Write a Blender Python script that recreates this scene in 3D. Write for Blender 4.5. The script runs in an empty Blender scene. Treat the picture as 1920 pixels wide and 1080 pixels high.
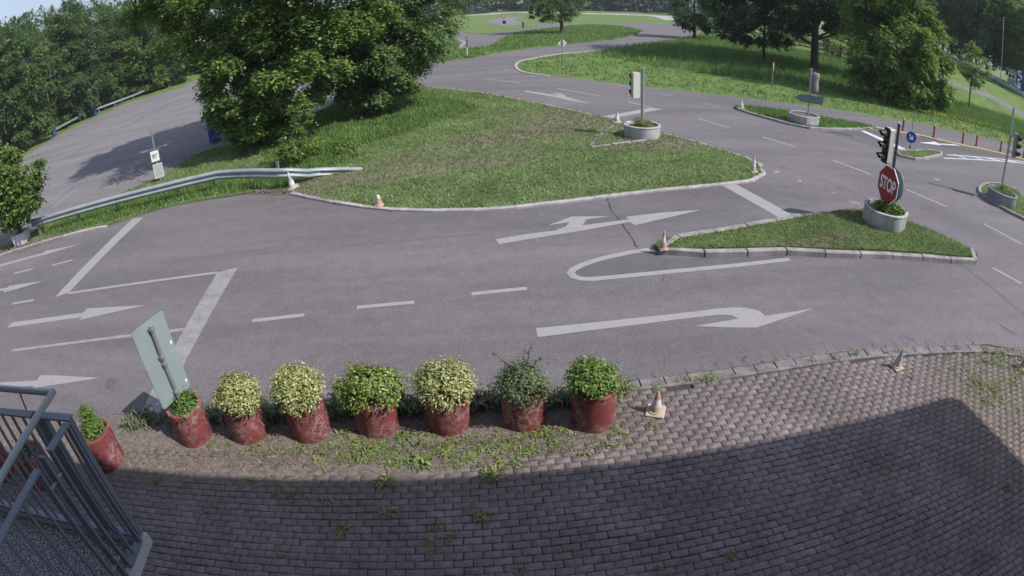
import bpy, bmesh, math, random
import numpy as np
from mathutils import Vector, Matrix
R = math.radians
HAZE = 0.00035
random.seed(7)
rng = np.random.default_rng(7)
SC = bpy.context.scene
COL = SC.collection

# ------------------------------------------------------------------ camera (wide security lens with barrel distortion)
F, K, PITCH, ROLL, H = 1.1001500917763098, 0.06245082760524618, 0.5007120281439099, -0.04311575309529905, 4.95
cd = bpy.data.cameras.new('camera')
cd.type = 'PANO'
cd.sensor_width = 36.0; cd.sensor_fit = 'HORIZONTAL'
S = 1920 / 36 / 1000
cd.panorama_type = 'FISHEYE_LENS_POLYNOMIAL'
cd.fisheye_fov = R(178)
cd.fisheye_polynomial_k0 = 0
cd.fisheye_polynomial_k1 = -S / F
cd.fisheye_polynomial_k2 = 0
cd.fisheye_polynomial_k3 = -K * S**3 / F
cd.fisheye_polynomial_k4 = 0
cd.clip_start = 0.05; cd.clip_end = 2000
cam = bpy.data.objects.new('camera', cd); COL.objects.link(cam)
c_, s_ = math.cos(ROLL), math.sin(ROLL); ca, sa = math.cos(PITCH), math.sin(PITCH)
Rr = Matrix(((c_, -s_, 0), (s_, c_, 0), (0, 0, 1)))
Rp = Matrix(((1, 0, 0), (0, sa, -ca), (0, ca, sa)))
cam.matrix_world = Matrix.Translation((0, 0, H)) @ (Rp @ Rr).to_4x4()
SC.camera = cam

# ------------------------------------------------------------------ light
SUN_EL = R(47); SH = Vector((-0.92, 0.39)).normalized()          # SH: direction shadows fall on the ground
sd = bpy.data.lights.new('sun', 'SUN'); sd.energy = 4.2; sd.angle = R(0.6); sd.color = (1.0, 0.955, 0.89)
sun = bpy.data.objects.new('sun', sd); COL.objects.link(sun)
dirv = Vector((SH.x * math.cos(SUN_EL), SH.y * math.cos(SUN_EL), -math.sin(SUN_EL)))
sun.rotation_euler = dirv.to_track_quat('-Z', 'Y').to_euler()
W = bpy.data.worlds.new('World'); SC.world = W; W.use_nodes = True
nt = W.node_tree; nt.nodes.clear()
wo = nt.nodes.new('ShaderNodeOutputWorld'); bg = nt.nodes.new('ShaderNodeBackground')
sky = nt.nodes.new('ShaderNodeTexSky'); sky.sky_type = 'NISHITA'; sky.sun_disc = False
sky.sun_elevation = SUN_EL; sky.sun_rotation = math.atan2(-SH.x, -SH.y)
sky.air_density = 1.3; sky.dust_density = 1.5; sky.ozone_density = 2.0
tc = nt.nodes.new('ShaderNodeTexCoord'); mp = nt.nodes.new('ShaderNodeMapping'); mp.inputs['Scale'].default_value = (1, 1, 3.0)
nz = nt.nodes.new('ShaderNodeTexNoise'); nz.inputs['Scale'].default_value = 3.2; nz.inputs['Detail'].default_value = 7
cr = nt.nodes.new('ShaderNodeValToRGB'); cr.color_ramp.elements[0].position = 0.40; cr.color_ramp.elements[1].position = 0.66; cr.color_ramp.elements[0].color = (.35, .35, .35, 1)
mx = nt.nodes.new('ShaderNodeMix'); mx.data_type = 'RGBA'; mx.inputs['B'].default_value = (2.9, 3.2, 4.3, 1)
nt.links.new(tc.outputs['Generated'], mp.inputs[0]); nt.links.new(mp.outputs[0], nz.inputs['Vector'])
nt.links.new(nz.outputs['Fac'], cr.inputs[0]); nt.links.new(cr.outputs[0], mx.inputs['Factor'])
nt.links.new(sky.outputs[0], mx.inputs['A']); nt.links.new(mx.outputs['Result'], bg.inputs[0])
bg.inputs[1].default_value = 0.145
nt.links.new(bg.outputs[0], wo.inputs[0])
SC.view_settings.view_transform = 'Standard'; SC.view_settings.look = 'None'
SC.view_settings.exposure = 0.24; SC.view_settings.gamma = 1.0
SC.cycles.max_bounces = 6; SC.cycles.diffuse_bounces = 3; SC.cycles.transmission_bounces = 3
SC.cycles.use_denoising = True

# ------------------------------------------------------------------ pixel of the photograph -> ray -> point of the place
def ray(px, py):
    x = (px - 960) / 1000; y = -(py - 540) / 1000
    r = math.hypot(x, y) + 1e-12; th = r / F * (1 + K * r * r)
    d = Vector((math.sin(th) * x / r, math.sin(th) * y / r, -math.cos(th)))
    return (Rp @ Rr) @ d
def G(px, py, z=0.0):
    d = ray(px, py); t = (z - H) / d.z
    return Vector((d.x * t, d.y * t, z))
def hz(base, px, py):            # height above ground seen at a pixel, over a known foot
    d = ray(px, py); t = (base[0] * d.x + base[1] * d.y) / (d.x**2 + d.y**2)
    return H + t * d.z
def atD(px, py, D):              # point at horizontal distance D
    d = ray(px, py); t = D / math.hypot(d.x, d.y)
    return Vector((d.x * t, d.y * t, H + d.z * t))

# ------------------------------------------------------------------ object helpers
def tag(o, label=None, cat=None, group=None, kind=None):
    if label: o['label'] = label
    if cat: o['category'] = cat
    if group: o['group'] = group
    if kind: o['kind'] = kind
    return o
def empty(name, loc, rz=0.0):
    o = bpy.data.objects.new(name, None); COL.objects.link(o)
    o.location = loc; o.rotation_euler = (0, 0, rz); o.empty_display_size = 0.2
    return o
def link(name, me, mat, parent=None, smooth=False):
    o = bpy.data.objects.new(name, me); COL.objects.link(o)
    if mat: me.materials.append(mat)
    if parent: o.parent = parent
    if smooth: me.polygons.foreach_set('use_smooth', [True] * len(me.polygons))
    return o
def np_mesh(name, V, Fc):
    V = np.asarray(V, np.float32); Fc = np.asarray(Fc, np.int32); n = Fc.shape[1]
    me = bpy.data.meshes.new(name)
    me.vertices.add(len(V)); me.vertices.foreach_set('co', V.ravel())
    me.loops.add(Fc.size); me.loops.foreach_set('vertex_index', Fc.ravel())
    me.polygons.add(len(Fc)); me.polygons.foreach_set('loop_start', np.arange(0, Fc.size, n, dtype=np.int32))
    me.polygons.foreach_set('loop_total', np.full(len(Fc), n, np.int32))
    me.update(calc_edges=True); return me
class MB:
    def __init__(s): s.v = []; s.f = []
    def add(s, vs, fs):
        b = len(s.v); s.v += [tuple(v) for v in vs]; s.f += [tuple(i + b for i in f) for f in fs]; return s
    def box(s, c, size, rz=0.0, bev=0.0):
        cx, cy, cz = c; a, b, d = size[0] / 2, size[1] / 2, size[2] / 2
        cs, sn = math.cos(rz), math.sin(rz)
        def T(x, y, z): return (cx + x * cs - y * sn, cy + x * sn + y * cs, cz + z)
        if bev <= 0:
            vs = [T(x, y, z) for z in (-d, d) for x, y in ((-a, -b), (a, -b), (a, b), (-a, b))]
            return s.add(vs, [(3, 2, 1, 0), (4, 5, 6, 7), (0, 1, 5, 4), (1, 2, 6, 5), (2, 3, 7, 6), (3, 0, 4, 7)])
        e = bev; ring = [(-a + e, -b), (a - e, -b), (a, -b + e), (a, b - e), (a - e, b), (-a + e, b), (-a, b - e), (-a, -b + e)]
        ri = [(x * (1 - e / a), y * (1 - e / b)) for x, y in ring]
        vs = [T(x, y, -d) for x, y in ri] + [T(x, y, -d + e) for x, y in ring] + [T(x, y, d - e) for x, y in ring] + [T(x, y, d) for x, y in ri]
        fs = [tuple(range(7, -1, -1)), tuple(range(24, 32))]
        for k in range(3):
            for i in range(8): j = (i + 1) % 8; fs.append((k * 8 + i, k * 8 + j, k * 8 + 8 + j, k * 8 + 8 + i))
        return s.add(vs, fs)
    def tube(s, pts, rad, n=10, caps=True):
        pts = [Vector(p) for p in pts]; rad = rad if isinstance(rad, (list, tuple)) else [rad] * len(pts)
        vs = []; ref = None
        for i, p in enumerate(pts):
            t = (pts[min(i + 1, len(pts) - 1)] - pts[max(i - 1, 0)]).normalized()
            if ref is None: ref = Vector((1, 0, 0)) if abs(t.x) < 0.9 else Vector((0, 1, 0))
            u = t.cross(ref).normalized(); w = t.cross(u)
            ref = w.cross(t) if False else ref
            for k in range(n):
                a = 2 * math.pi * k / n; vs.append(p + (u * math.cos(a) + w * math.sin(a)) * rad[i])
        fs = []
        for i in range(len(pts) - 1):
            for k in range(n): j = (k + 1) % n; fs.append((i * n + k, i * n + j, (i + 1) * n + j, (i + 1) * n + k))
        if caps: fs += [tuple(range(n - 1, -1, -1)), tuple(range((len(pts) - 1) * n, len(pts) * n))]
        return s.add(vs, fs)
    def lathe(s, prof, n=32, c=(0, 0, 0), close=False, jit=0.0):
        vs = []
        for r, z in prof:
            for k in range(n):
                a = 2 * math.pi * k / n; q = r * (1 + jit * math.sin(3 * a + z * 5) + jit * random.uniform(-.5, .5))
                vs.append((c[0] + q * math.cos(a), c[1] + q * math.sin(a), c[2] + z))
        fs = []
        for i in range(len(prof) - 1):
            for k in range(n): j = (k + 1) % n; fs.append((i * n + k, i * n + j, (i + 1) * n + j, (i + 1) * n + k))
        if close: fs += [tuple(range(n - 1, -1, -1)), tuple(range((len(prof) - 1) * n, len(prof) * n))]
        return s.add(vs, fs)
    def prism(s, poly, y0, y1, c=(0, 0, 0)):      # poly in local x,z ; extruded along y
        n = len(poly); vs = [(c[0] + x, c[1] + y0, c[2] + z) for x, z in poly] + [(c[0] + x, c[1] + y1, c[2] + z) for x, z in poly]
        return s.add(vs, [tuple(range(n)), tuple(range(2 * n - 1, n - 1, -1))] + [(i, i + n, (i + 1) % n + n, (i + 1) % n) for i in range(n)])
    def build(s, name, mat, parent=None, smooth=False):
        me = bpy.data.meshes.new(name); me.from_pydata(s.v, [], s.f); me.update()
        bm = bmesh.new(); bm.from_mesh(me); bmesh.ops.recalc_face_normals(bm, faces=bm.faces); bm.to_mesh(me); bm.free()
        return link(name, me, mat, parent, smooth)
def autosmooth(o, ang=35):
    me = o.data; me.polygons.foreach_set('use_smooth', [True] * len(me.polygons))
    try: me.set_sharp_from_angle(angle=R(ang))
    except Exception: pass
    return o
def copy_tree(o, parent=None):
    c = o.copy(); COL.objects.link(c)
    if parent: c.parent = parent
    for ch in [x for x in o.children]: copy_tree(ch, c)
    return c

# ------------------------------------------------------------------ materials
class N:
    def __init__(s, name):
        s.m = bpy.data.materials.new(name); s.m.use_nodes = True; s.t = s.m.node_tree; s.t.nodes.clear()
        s.out = s.t.nodes.new('ShaderNodeOutputMaterial'); s.b = s.t.nodes.new('ShaderNodeBsdfPrincipled')
        s.l(s.b.outputs[0], s.out.inputs[0]); s.tc = s.t.nodes.new('ShaderNodeTexCoord'); s.geo = s.t.nodes.new('ShaderNodeNewGeometry')
    def l(s, a, b): s.t.links.new(a, b)
    def noise(s, scale, detail=4, rough=0.6, vec=None, map=None, dist=0):
        n = s.t.nodes.new('ShaderNodeTexNoise'); n.inputs['Scale'].default_value = scale; n.inputs['Detail'].default_value = detail
        n.inputs['Roughness'].default_value = rough; n.inputs['Distortion'].default_value = dist
        v = vec or s.geo.outputs['Position']
        if map:
            m = s.t.nodes.new('ShaderNodeMapping'); m.inputs['Scale'].default_value = map[0]; m.inputs['Rotation'].default_value = (0, 0, map[1]); s.l(v, m.inputs[0]); v = m.outputs[0]
        s.l(v, n.inputs['Vector']); return n.outputs['Fac']
    def voro(s, scale, feat='F1', out='Distance'):
        n = s.t.nodes.new('ShaderNodeTexVoronoi'); n.feature = feat; n.inputs['Scale'].default_value = scale
        s.l(s.geo.outputs['Position'], n.inputs['Vector']); return n.outputs[out]
    def ramp(s, fac, stops):
        n = s.t.nodes.new('ShaderNodeValToRGB'); e = n.color_ramp.elements
        while len(e) < len(stops): e.new(0.5)
        for i, (p, c) in enumerate(stops):
            e[i].position = p; e[i].color = (c[0], c[1], c[2], 1) if isinstance(c, (tuple, list)) else (c, c, c, 1)
        s.l(fac, n.inputs[0]); return n.outputs[0]
    def mix(s, fac, a, b, mode='MIX'):
        n = s.t.nodes.new('ShaderNodeMix'); n.data_type = 'RGBA'; n.blend_type = mode
        for k, v in (('Factor', fac), ('A', a), ('B', b)):
            if hasattr(v, 'links'): s.l(v, n.inputs[k])
            elif k == 'Factor': n.inputs[k].default_value = v
            else: n.inputs[k].default_value = (v[0], v[1], v[2], 1)
        return n.outputs['Result']
    def math(s, op, a, b=None, clamp=False):
        n = s.t.nodes.new('ShaderNodeMath'); n.operation = op; n.use_clamp = clamp
        for i, v in enumerate((a, b)):
            if v is None: continue
            if hasattr(v, 'links'): s.l(v, n.inputs[i])
            else: n.inputs[i].default_value = v
        return n.outputs[0]
    def bump(s, h, strength=0.3, dist=0.01):
        n = s.t.nodes.new('ShaderNodeBump'); n.inputs['Strength'].default_value = strength; n.inputs['Distance'].default_value = dist
        s.l(h, n.inputs['Height']); s.l(n.outputs[0], s.b.inputs['Normal'])
    def col(s, c):
        if hasattr(c, 'links'): s.l(c, s.b.inputs['Base Color'])
        else: s.b.inputs['Base Color'].default_value = (c[0], c[1], c[2], 1)
    def rough(s, v, metal=0.0, spec=0.5):
        s.b.inputs['Roughness'].default_value = v; s.b.inputs['Metallic'].default_value = metal; s.b.inputs['Specular IOR Level'].default_value = spec
        return s
    def spot(s, cx, cy, rx, ry, rot):       # 1 inside an ellipse on the ground falling to 0 outside
        m = s.t.nodes.new('ShaderNodeMapping'); m.vector_type = 'TEXTURE'; m.inputs['Location'].default_value = (cx, cy, 0)
        m.inputs['Rotation'].default_value = (0, 0, rot); m.inputs['Scale'].default_value = (rx, ry, 1000)
        s.l(s.geo.outputs['Position'], m.inputs[0]); v = s.t.nodes.new('ShaderNodeVectorMath'); v.operation = 'LENGTH'; s.l(m.outputs[0], v.inputs[0])
        return s.math('SUBTRACT', 1.25, v.outputs['Value'], True)
def plain(name, c, rough=0.6, metal=0.0, var=0.12, scale=6, bump=0.0, spec=0.4):
    n = N(name); f = n.noise(scale, 5, 0.7)
    n.col(n.mix(f, tuple(x * (1 - var * 2) for x in c), tuple(min(1, x * (1 + var * 2)) for x in c))); n.rough(rough, metal, spec)
    if bump: n.bump(n.noise(scale * 8, 4), bump, 0.004)
    return n.m
M = {}
def asphalt(name, base, red):
    n = N(name)
    big = n.noise(0.42, 6, 0.65, map=((0.22, 1.3, 1), R(-9))); mid = n.noise(3.0, 5, 0.7); fine = n.noise(95, 3, 0.75); sp = n.noise(160, 1, 0.5)
    c = n.ramp(big, [(0.33, [x * 0.74 for x in base]), (0.65, [x * 1.16 for x in base])])
    dk = None
    for d in ((-5.5, 14.8, 6.5, 1.1, R(4)), (-1.5, 12.6, 4, .8, R(8)), (5.0, 13.6, 1.3, 1.9, R(-60)), (8.0, 8.6, 2.5, .7, R(2)), (-12, 12.5, 3, 1.5, R(30)), (7.8, 13.6, .9, .25, R(-40)), (13, 12.5, 1.2, 4.5, R(28))):  # asphalt stains; the smallest ellipse is the signal head's shadow painted in
        q = n.spot(*d); dk = q if dk is None else n.math('MAXIMUM', dk, q)
    c = n.mix(n.math('MULTIPLY', dk, n.ramp(n.noise(1.3, 6, 0.75), [(0.3, .15), (0.62, .62)])), c, [x * .62 for x in base])
    c = n.mix(n.ramp(n.noise(0.5, 4, 0.6, map=((0.25, 1.6, 1), R(-10))), [(0.52, 0), (0.72, 0.5)]), c, red)
    c = n.mix(0.42, c, n.ramp(mid, [(0.25, 0.35), (0.75, 0.75)]), 'SOFT_LIGHT')
    c = n.mix(0.9, c, n.ramp(fine, [(0.30, 0.16), (0.5, 0.5), (0.70, 0.86)]), 'OVERLAY')
    c = n.mix(n.ramp(sp, [(0.63, 0), (0.70, 0.7)]), c, (0.42, 0.4, 0.4))
    n.col(c); n.rough(0.85, 0, 0.35); n.bump(fine, 0.5, 0.004)
    return n.m
M['asphalt'] = asphalt('asphalt', (0.134, 0.121, 0.132), (0.134, 0.108, 0.110))
M['asphalt_dark'] = asphalt('asphalt_dark', (0.10, 0.094, 0.105), (0.105, 0.09, 0.095))
M['asphalt_pale'] = asphalt('asphalt_pale', (0.168, 0.154, 0.163), (0.163, 0.142, 0.147))
def paint(name, c, wear):
    n = N(name); f = n.noise(55, 3, 0.8); g = n.noise(3.5, 5, 0.7, map=((1, 1, 1), 0))
    h3 = n.noise(14, 5, 0.8, map=((.5, 2.2, 1), R(-10))); w = n.math('ADD', n.math('MULTIPLY', f, 0.34), n.math('ADD', n.math('MULTIPLY', g, 0.36), n.math('MULTIPLY', h3, 0.30)))
    n.col(n.mix(n.ramp(w, [(wear - 0.05, 1), (wear + 0.06, 0)]), c, (0.2, 0.185, 0.2))); n.rough(0.7); return n.m
M['paint'] = paint('road_paint', (0.30, 0.286, 0.297), 0.42)
M['paint_worn'] = paint('worn_road_paint', (0.30, 0.288, 0.292), 0.49)
M['paint_faint'] = paint('faint_road_paint', (0.30, 0.285, 0.295), 0.50)
M['paint_new'] = paint('fresh_road_paint', (0.56, 0.56, 0.60), 0.34)
M['crack_or_shadow'] = plain('crack_or_shadow', (0.055, 0.05, 0.055), 0.95, scale=20)
M['tar'] = plain('tar_patch', (0.11, 0.105, 0.115), 0.8, scale=20)
def concrete(name, c, stain, wear=0.5):
    n = N(name); a = n.noise(2.5, 6, 0.75, map=((1, 1, 0.35), 0)); f = n.noise(70, 3, 0.7)
    k = n.mix(n.ramp(a, [(0.36, 0), (0.66, 1)]), stain, c); k = n.mix(0.5, k, n.ramp(f, [(0.3, 0.3), (0.7, 0.7)]), 'OVERLAY')
    n.col(k); n.rough(0.9, 0, 0.3); n.bump(f, 0.35, 0.004); return n.m
M['concrete'] = concrete('weathered_concrete', (0.50, 0.49, 0.50), (0.24, 0.25, 0.24))
M['concrete_grey'] = concrete('grey_concrete', (0.26, 0.28, 0.29), (0.17, 0.19, 0.19))
M['kerb'] = concrete('kerb_concrete', (0.38, 0.36, 0.365), (0.20, 0.185, 0.18))
M['kerb_old'] = concrete('old_kerb_stone', (0.27, 0.245, 0.25), (0.10, 0.092, 0.088))
M['edging'] = concrete('pale_edging', (0.46, 0.43, 0.445), (0.28, 0.26, 0.265))
M['kerb_yellow'] = concrete('yellow_kerb_paint', (0.55, 0.45, 0.20), (0.40, 0.34, 0.24))
M['joint'] = plain('joint_soil', (0.058, 0.05, 0.05), 0.95, scale=14, bump=0.4)
def paver():
    n = N('brick_paver'); isl = n.geo.outputs['Random Per Island']
    c = n.ramp(isl, [(0.0, (0.168, 0.140, 0.146)), (0.3, (0.192, 0.158, 0.164)), (0.6, (0.198, 0.165, 0.168)), (0.9, (0.222, 0.184, 0.188)), (1.0, (0.15, 0.128, 0.13))])
    big = n.noise(0.8, 6, 0.7); c = n.mix(n.ramp(big, [(0.40, 0), (0.66, 0.75)]), c, (0.105, 0.09, 0.088)); c = n.mix(n.ramp(n.noise(3.1, 7, 0.8), [(0.52, 0), (0.7, .7)]), c, (0.085, 0.078, 0.072))
    c = n.mix(0.7, c, n.ramp(n.noise(16, 6, 0.8), [(0.3, 0.25), (0.7, 0.76)]), 'OVERLAY'); f = n.noise(120, 3, 0.8)
    c = n.mix(0.9, c, n.ramp(f, [(0.3, 0.18), (0.7, 0.84)]), 'OVERLAY')
    d = n.math('MULTIPLY', n.spot(*DIRT1), n.ramp(n.noise(2.2, 6, 0.75), [(0.2, 0.7), (0.6, 1.5)]), True)
    d2 = n.math('MULTIPLY', n.spot(*DIRT2), n.ramp(n.noise(2.2, 6, 0.75), [(0.3, 0.3), (0.6, 1.1)]), True)
    d = n.math('ADD', d, d2, True)
    c = n.mix(d, c, n.ramp(n.noise(16, 5, 0.8), [(0.3, (0.085, 0.07, 0.058)), (0.55, (0.165, 0.14, 0.12)), (0.75, (0.26, 0.225, 0.19))]))
    n.col(c); n.rough(0.88, 0, 0.35); n.bump(f, 0.4, 0.003); return n.m
DIRT1 = (-2.6, 5.35, 4.6, 1.15, R(3)); DIRT2 = (7.6, 4.6, 1.6, 2.2, 0)
M['paver'] = paver()
def soil():
    n = N('soil'); c = n.ramp(n.noise(14, 6, 0.8), [(0.3, (0.08, 0.065, 0.058)), (0.52, (0.18, 0.15, 0.135)), (0.72, (0.32, 0.275, 0.24))]); n.col(c); n.rough(1, 0, 0.2)
    n.bump(n.noise(30, 5, 0.8), 0.8, 0.02); return n.m
M['soil'] = soil()
DRY = [(3.2, 22.4, 3.2, 3.4, R(-30)), (9.4, 11.2, .7, .5, 0), (12.3, 9.0, 1.0, .5, R(-60)), (6.5, 10.3, 1.8, .35, R(10)), (5.0, 18.6, 2.6, .9, 0), (0.6, 20.6, 6.6, 1.3, R(38)), (2.9, 24.3, 2.2, 2.0, 0.3), (1.5, 21.5, 3.5, 1.9, R(60)), (-2.4, 16.6, 4.5, 0.8, R(8)), (9.0, 12.2, 0.8, 0.5, 0), (-4.8, 15.9, 2.5, .8, 0)]
def grassmat(name, stops, dry=True, blade=False, dryc=((0.17, 0.13, 0.115), (0.33, 0.27, 0.225))):
    n = N(name)
    f = n.geo.outputs['Random Per Island'] if blade else n.noise(26, 6, 0.8)
    c = n.ramp(f, stops)
    c = n.mix(0.7, c, n.ramp(n.noise(0.6, 5, 0.65), [(0.3, 0.32), (0.7, 0.70)]), 'OVERLAY')
    if dry:
        s = None
        for d in DRY:
            q = n.spot(*d); s = q if s is None else n.math('MAXIMUM', s, q)
        k = n.math('MULTIPLY', n.math('MULTIPLY', s, n.ramp(n.noise(1.9, 6, 0.8), [(0.32, 0.0), (0.60, 1.15)]), True), .85)
        if blade: k = n.math('MULTIPLY', k, n.ramp(n.geo.outputs['Random Per Island'], [(0.0, 0.35), (1, 1.1)]), True)
        c = n.mix(k, c, n.ramp(n.noise(40, 4, 0.8), [(0.3, dryc[0]), (0.7, dryc[1])]))
    n.col(c); n.rough(0.85, 0, 0.2)
    if not blade: n.bump(n.noise(45, 5, 0.85), 1.0, 0.03)
    if blade:
        tr = n.t.nodes.new('ShaderNodeBsdfTranslucent'); n.l(c, tr.inputs[0]); a = n.t.nodes.new('ShaderNodeMixShader'); a.inputs[0].default_value = 0.35
        n.l(n.b.outputs[0], a.inputs[1]); n.l(tr.outputs[0], a.inputs[2]); n.l(a.outputs[0], n.out.inputs[0])
    return n.m
M['lawn'] = grassmat('lawn_soil_and_grass', [(0.25, (0.06, 0.085, 0.038)), (0.5, (0.11, 0.155, 0.06)), (0.75, (0.21, 0.23, 0.13))])
M['blade'] = grassmat('lawn_blades', [(0.0, (0.10, 0.19, 0.05)), (0.4, (0.16, 0.27, 0.075)), (0.72, (0.27, 0.36, 0.13)), (1.0, (0.50, 0.46, 0.32))], blade=True)
M['field'] = grassmat('field_grass', [(0.25, (0.075, 0.12, 0.032)), (0.5, (0.12, 0.18, 0.05)), (0.75, (0.17, 0.23, 0.075))], dry=False)
M['field_blade'] = grassmat('field_blades', [(0.0, (0.08, 0.17, 0.04)), (0.5, (0.13, 0.25, 0.06)), (0.85, (0.20, 0.32, 0.10)), (1.0, (0.36, 0.36, 0.22))], dry=False, blade=True)
def leafmat(name, stops, trans=0.3, rough=0.55, clump=0.5, cs=1.1):
    n = N(name); c = n.ramp(n.geo.outputs['Random Per Island'], stops)
    c = n.mix(clump, c, n.ramp(n.noise(cs, 4, 0.6), [(0.32, 0.26), (0.68, 0.72)]), 'OVERLAY')
    n.col(c); n.rough(rough, 0, 0.35)
    tr = n.t.nodes.new('ShaderNodeBsdfTranslucent'); g = n.mix(1.0, c, (1.15, 1.12, 0.72), 'MULTIPLY'); n.l(g, tr.inputs[0]); a = n.t.nodes.new('ShaderNodeMixShader'); a.inputs[0].default_value = trans
    n.l(n.b.outputs[0], a.inputs[1]); n.l(tr.outputs[0], a.inputs[2]); n.l(a.outputs[0], n.out.inputs[0]); return n.m
def L(name, d, m, l, hi=None, **k): return leafmat(name, [(0.0, d), (0.5, m), (0.9, l), (1.0, hi or l)], **k)
M['leaf_horn'] = L('hornbeam_leaf', (0.10, 0.175, 0.065), (0.17, 0.275, 0.08), (0.26, 0.38, 0.105), (0.42, 0.43, 0.12), trans=0.48, clump=.35)
M['leaf_dark'] = L('dark_leaf', (0.075, 0.125, 0.07), (0.115, 0.19, 0.09), (0.17, 0.26, 0.115), trans=0.45, clump=.35)
M['leaf_mid'] = L('mid_leaf', (0.09, 0.155, 0.07), (0.145, 0.24, 0.09), (0.22, 0.33, 0.115), trans=0.47, clump=.35)
M['leaf_fresh'] = L('fresh_leaf', (0.10, 0.17, 0.05), (0.17, 0.26, 0.065), (0.25, 0.35, 0.09), (0.36, 0.38, 0.1), trans=0.5, clump=.35)
M['leaf_conifer'] = L('conifer_leaf', (0.08, 0.14, 0.068), (0.125, 0.205, 0.085), (0.18, 0.275, 0.11), trans=0.45, clump=.35)
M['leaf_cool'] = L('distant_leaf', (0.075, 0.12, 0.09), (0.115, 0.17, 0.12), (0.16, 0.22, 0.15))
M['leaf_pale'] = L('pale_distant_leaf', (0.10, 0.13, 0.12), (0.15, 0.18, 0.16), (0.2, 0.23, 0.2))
M['leaf_yellow'] = L('yellow_variegated_leaf', (0.09, 0.14, 0.04), (0.34, 0.36, 0.13), (0.56, 0.54, 0.27), (0.64, 0.62, 0.38), trans=0.2, clump=0.35, cs=6)
M['leaf_box'] = L('box_leaf', (0.06, 0.11, 0.02), (0.12, 0.20, 0.035), (0.20, 0.29, 0.065), (0.42, 0.42, 0.26), trans=0.2, cs=8)
M['leaf_lime'] = L('lime_green_leaf', (0.08, 0.13, 0.03), (0.18, 0.26, 0.055), (0.32, 0.38, 0.10), (0.58, 0.52, 0.40), trans=0.25, cs=7, clump=.4)
M['leaf_greygreen'] = L('grey_green_leaf', (0.07, 0.10, 0.05), (0.12, 0.165, 0.075), (0.19, 0.23, 0.12), (0.26, 0.19, 0.11), trans=0.2, cs=8)
M['leaf_dwarf'] = L('dwarf_conifer_leaf', (0.05, 0.10, 0.02), (0.10, 0.19, 0.03), (0.16, 0.27, 0.05), trans=0.2, cs=8)
M['leaf_weed'] = L('weed_leaf', (0.09, 0.14, 0.04), (0.17, 0.24, 0.075), (0.30, 0.35, 0.15), (0.32, 0.18, 0.12), trans=0.25, cs=5)
M['litter'] = L('dry_leaf_litter', (0.08, 0.06, 0.05), (0.19, 0.15, 0.12), (0.36, 0.29, 0.23), (0.48, 0.43, 0.36), trans=0.1, clump=0.2)
M['flower'] = plain('yellow_petal', (0.62, 0.5, 0.04), 0.7)
M['bark'] = plain('bark', (0.06, 0.05, 0.042), 0.95, scale=9, bump=0.8, var=0.25)
M['steel'] = plain('galvanised_steel', (0.36, 0.37, 0.39), 0.45, 0.55, scale=5, var=0.14)
M['rail_steel'] = plain('guardrail_steel', (0.30, 0.34, 0.37), 0.5, 0.3, scale=3, var=0.2)
M['dark_post'] = plain('dark_painted_post', (0.07, 0.075, 0.085), 0.5, 0.2)
M['cream'] = plain('cream_housing', (0.55, 0.55, 0.49), 0.5)
M['black'] = plain('black_plastic', (0.018, 0.018, 0.022), 0.5)
M['sign_back'] = plain('sign_back_aluminium', (0.27, 0.33, 0.34), 0.55, 0.15, scale=2, var=0.07)
M['sign_dark'] = plain('weathered_blue_grey_sign_back', (0.065, 0.095, 0.12), 0.5, 0.1, scale=3)
M['white_sheet'] = plain('white_reflective_sheet', (0.78, 0.76, 0.78), 0.4, var=0.03)
M['red_sheet'] = plain('red_reflective_sheet', (0.30, 0.012, 0.025), 0.35, var=0.05)
M['blue_sheet'] = plain('blue_reflective_sheet', (0.015, 0.07, 0.30), 0.35, var=0.05)
M['pale_grey'] = plain('pale_grey_sheet', (0.5, 0.5, 0.51), 0.5, var=0.05)
M['frame_paint'] = plain('grey_blue_railing_paint', (0.20, 0.225, 0.28), 0.42, 0.2, scale=5, var=0.08)
M['stainless'] = plain('stainless_handrail', (0.42, 0.43, 0.46), 0.35, 0.35, scale=3, var=0.05)
M['cloth'] = plain('grey_cloth_cover', (0.22, 0.21, 0.22), 0.95, scale=5, bump=0.5)
M['cone_orange'] = plain('faded_orange_rubber', (0.44, 0.27, 0.22), 0.7, scale=14, var=0.25)
M['cone_base'] = plain('faded_cone_base', (0.46, 0.38, 0.30), 0.8, scale=14, var=0.15)
M['cone_white'] = plain('dirty_white_band', (0.58, 0.57, 0.58), 0.6, scale=14)
M['cone_grey'] = plain('grey_band', (0.36, 0.35, 0.37), 0.6, scale=14)
M['barrel'] = plain('blue_plastic', (0.02, 0.075, 0.34), 0.45)
M['blue_dark'] = plain('dark_blue_plastic', (0.015, 0.045, 0.15), 0.5)
M['wall'] = plain('rendered_wall', (0.5, 0.48, 0.45), 0.9)
M['glass_dark'] = plain('dark_glass', (0.03, 0.035, 0.04), 0.1)
M['hut'] = plain('hut_panel', (0.22, 0.26, 0.24), 0.7)
M['red_bollard'] = plain('red_bollard_rubber', (0.46, 0.05, 0.04), 0.6)
M['yellow'] = plain('yellow_reflector', (0.5, 0.40, 0.04), 0.5)
M['green_text'] = plain('green_print', (0.05, 0.16, 0.12), 0.6)
M['lens_red'] = plain('unlit_red_lens', (0.09, 0.008, 0.008), 0.2)
M['lens_amber'] = plain('unlit_amber_lens', (0.10, 0.05, 0.008), 0.2)
M['lens_green'] = plain('unlit_green_lens', (0.008, 0.05, 0.03), 0.2)
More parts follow.
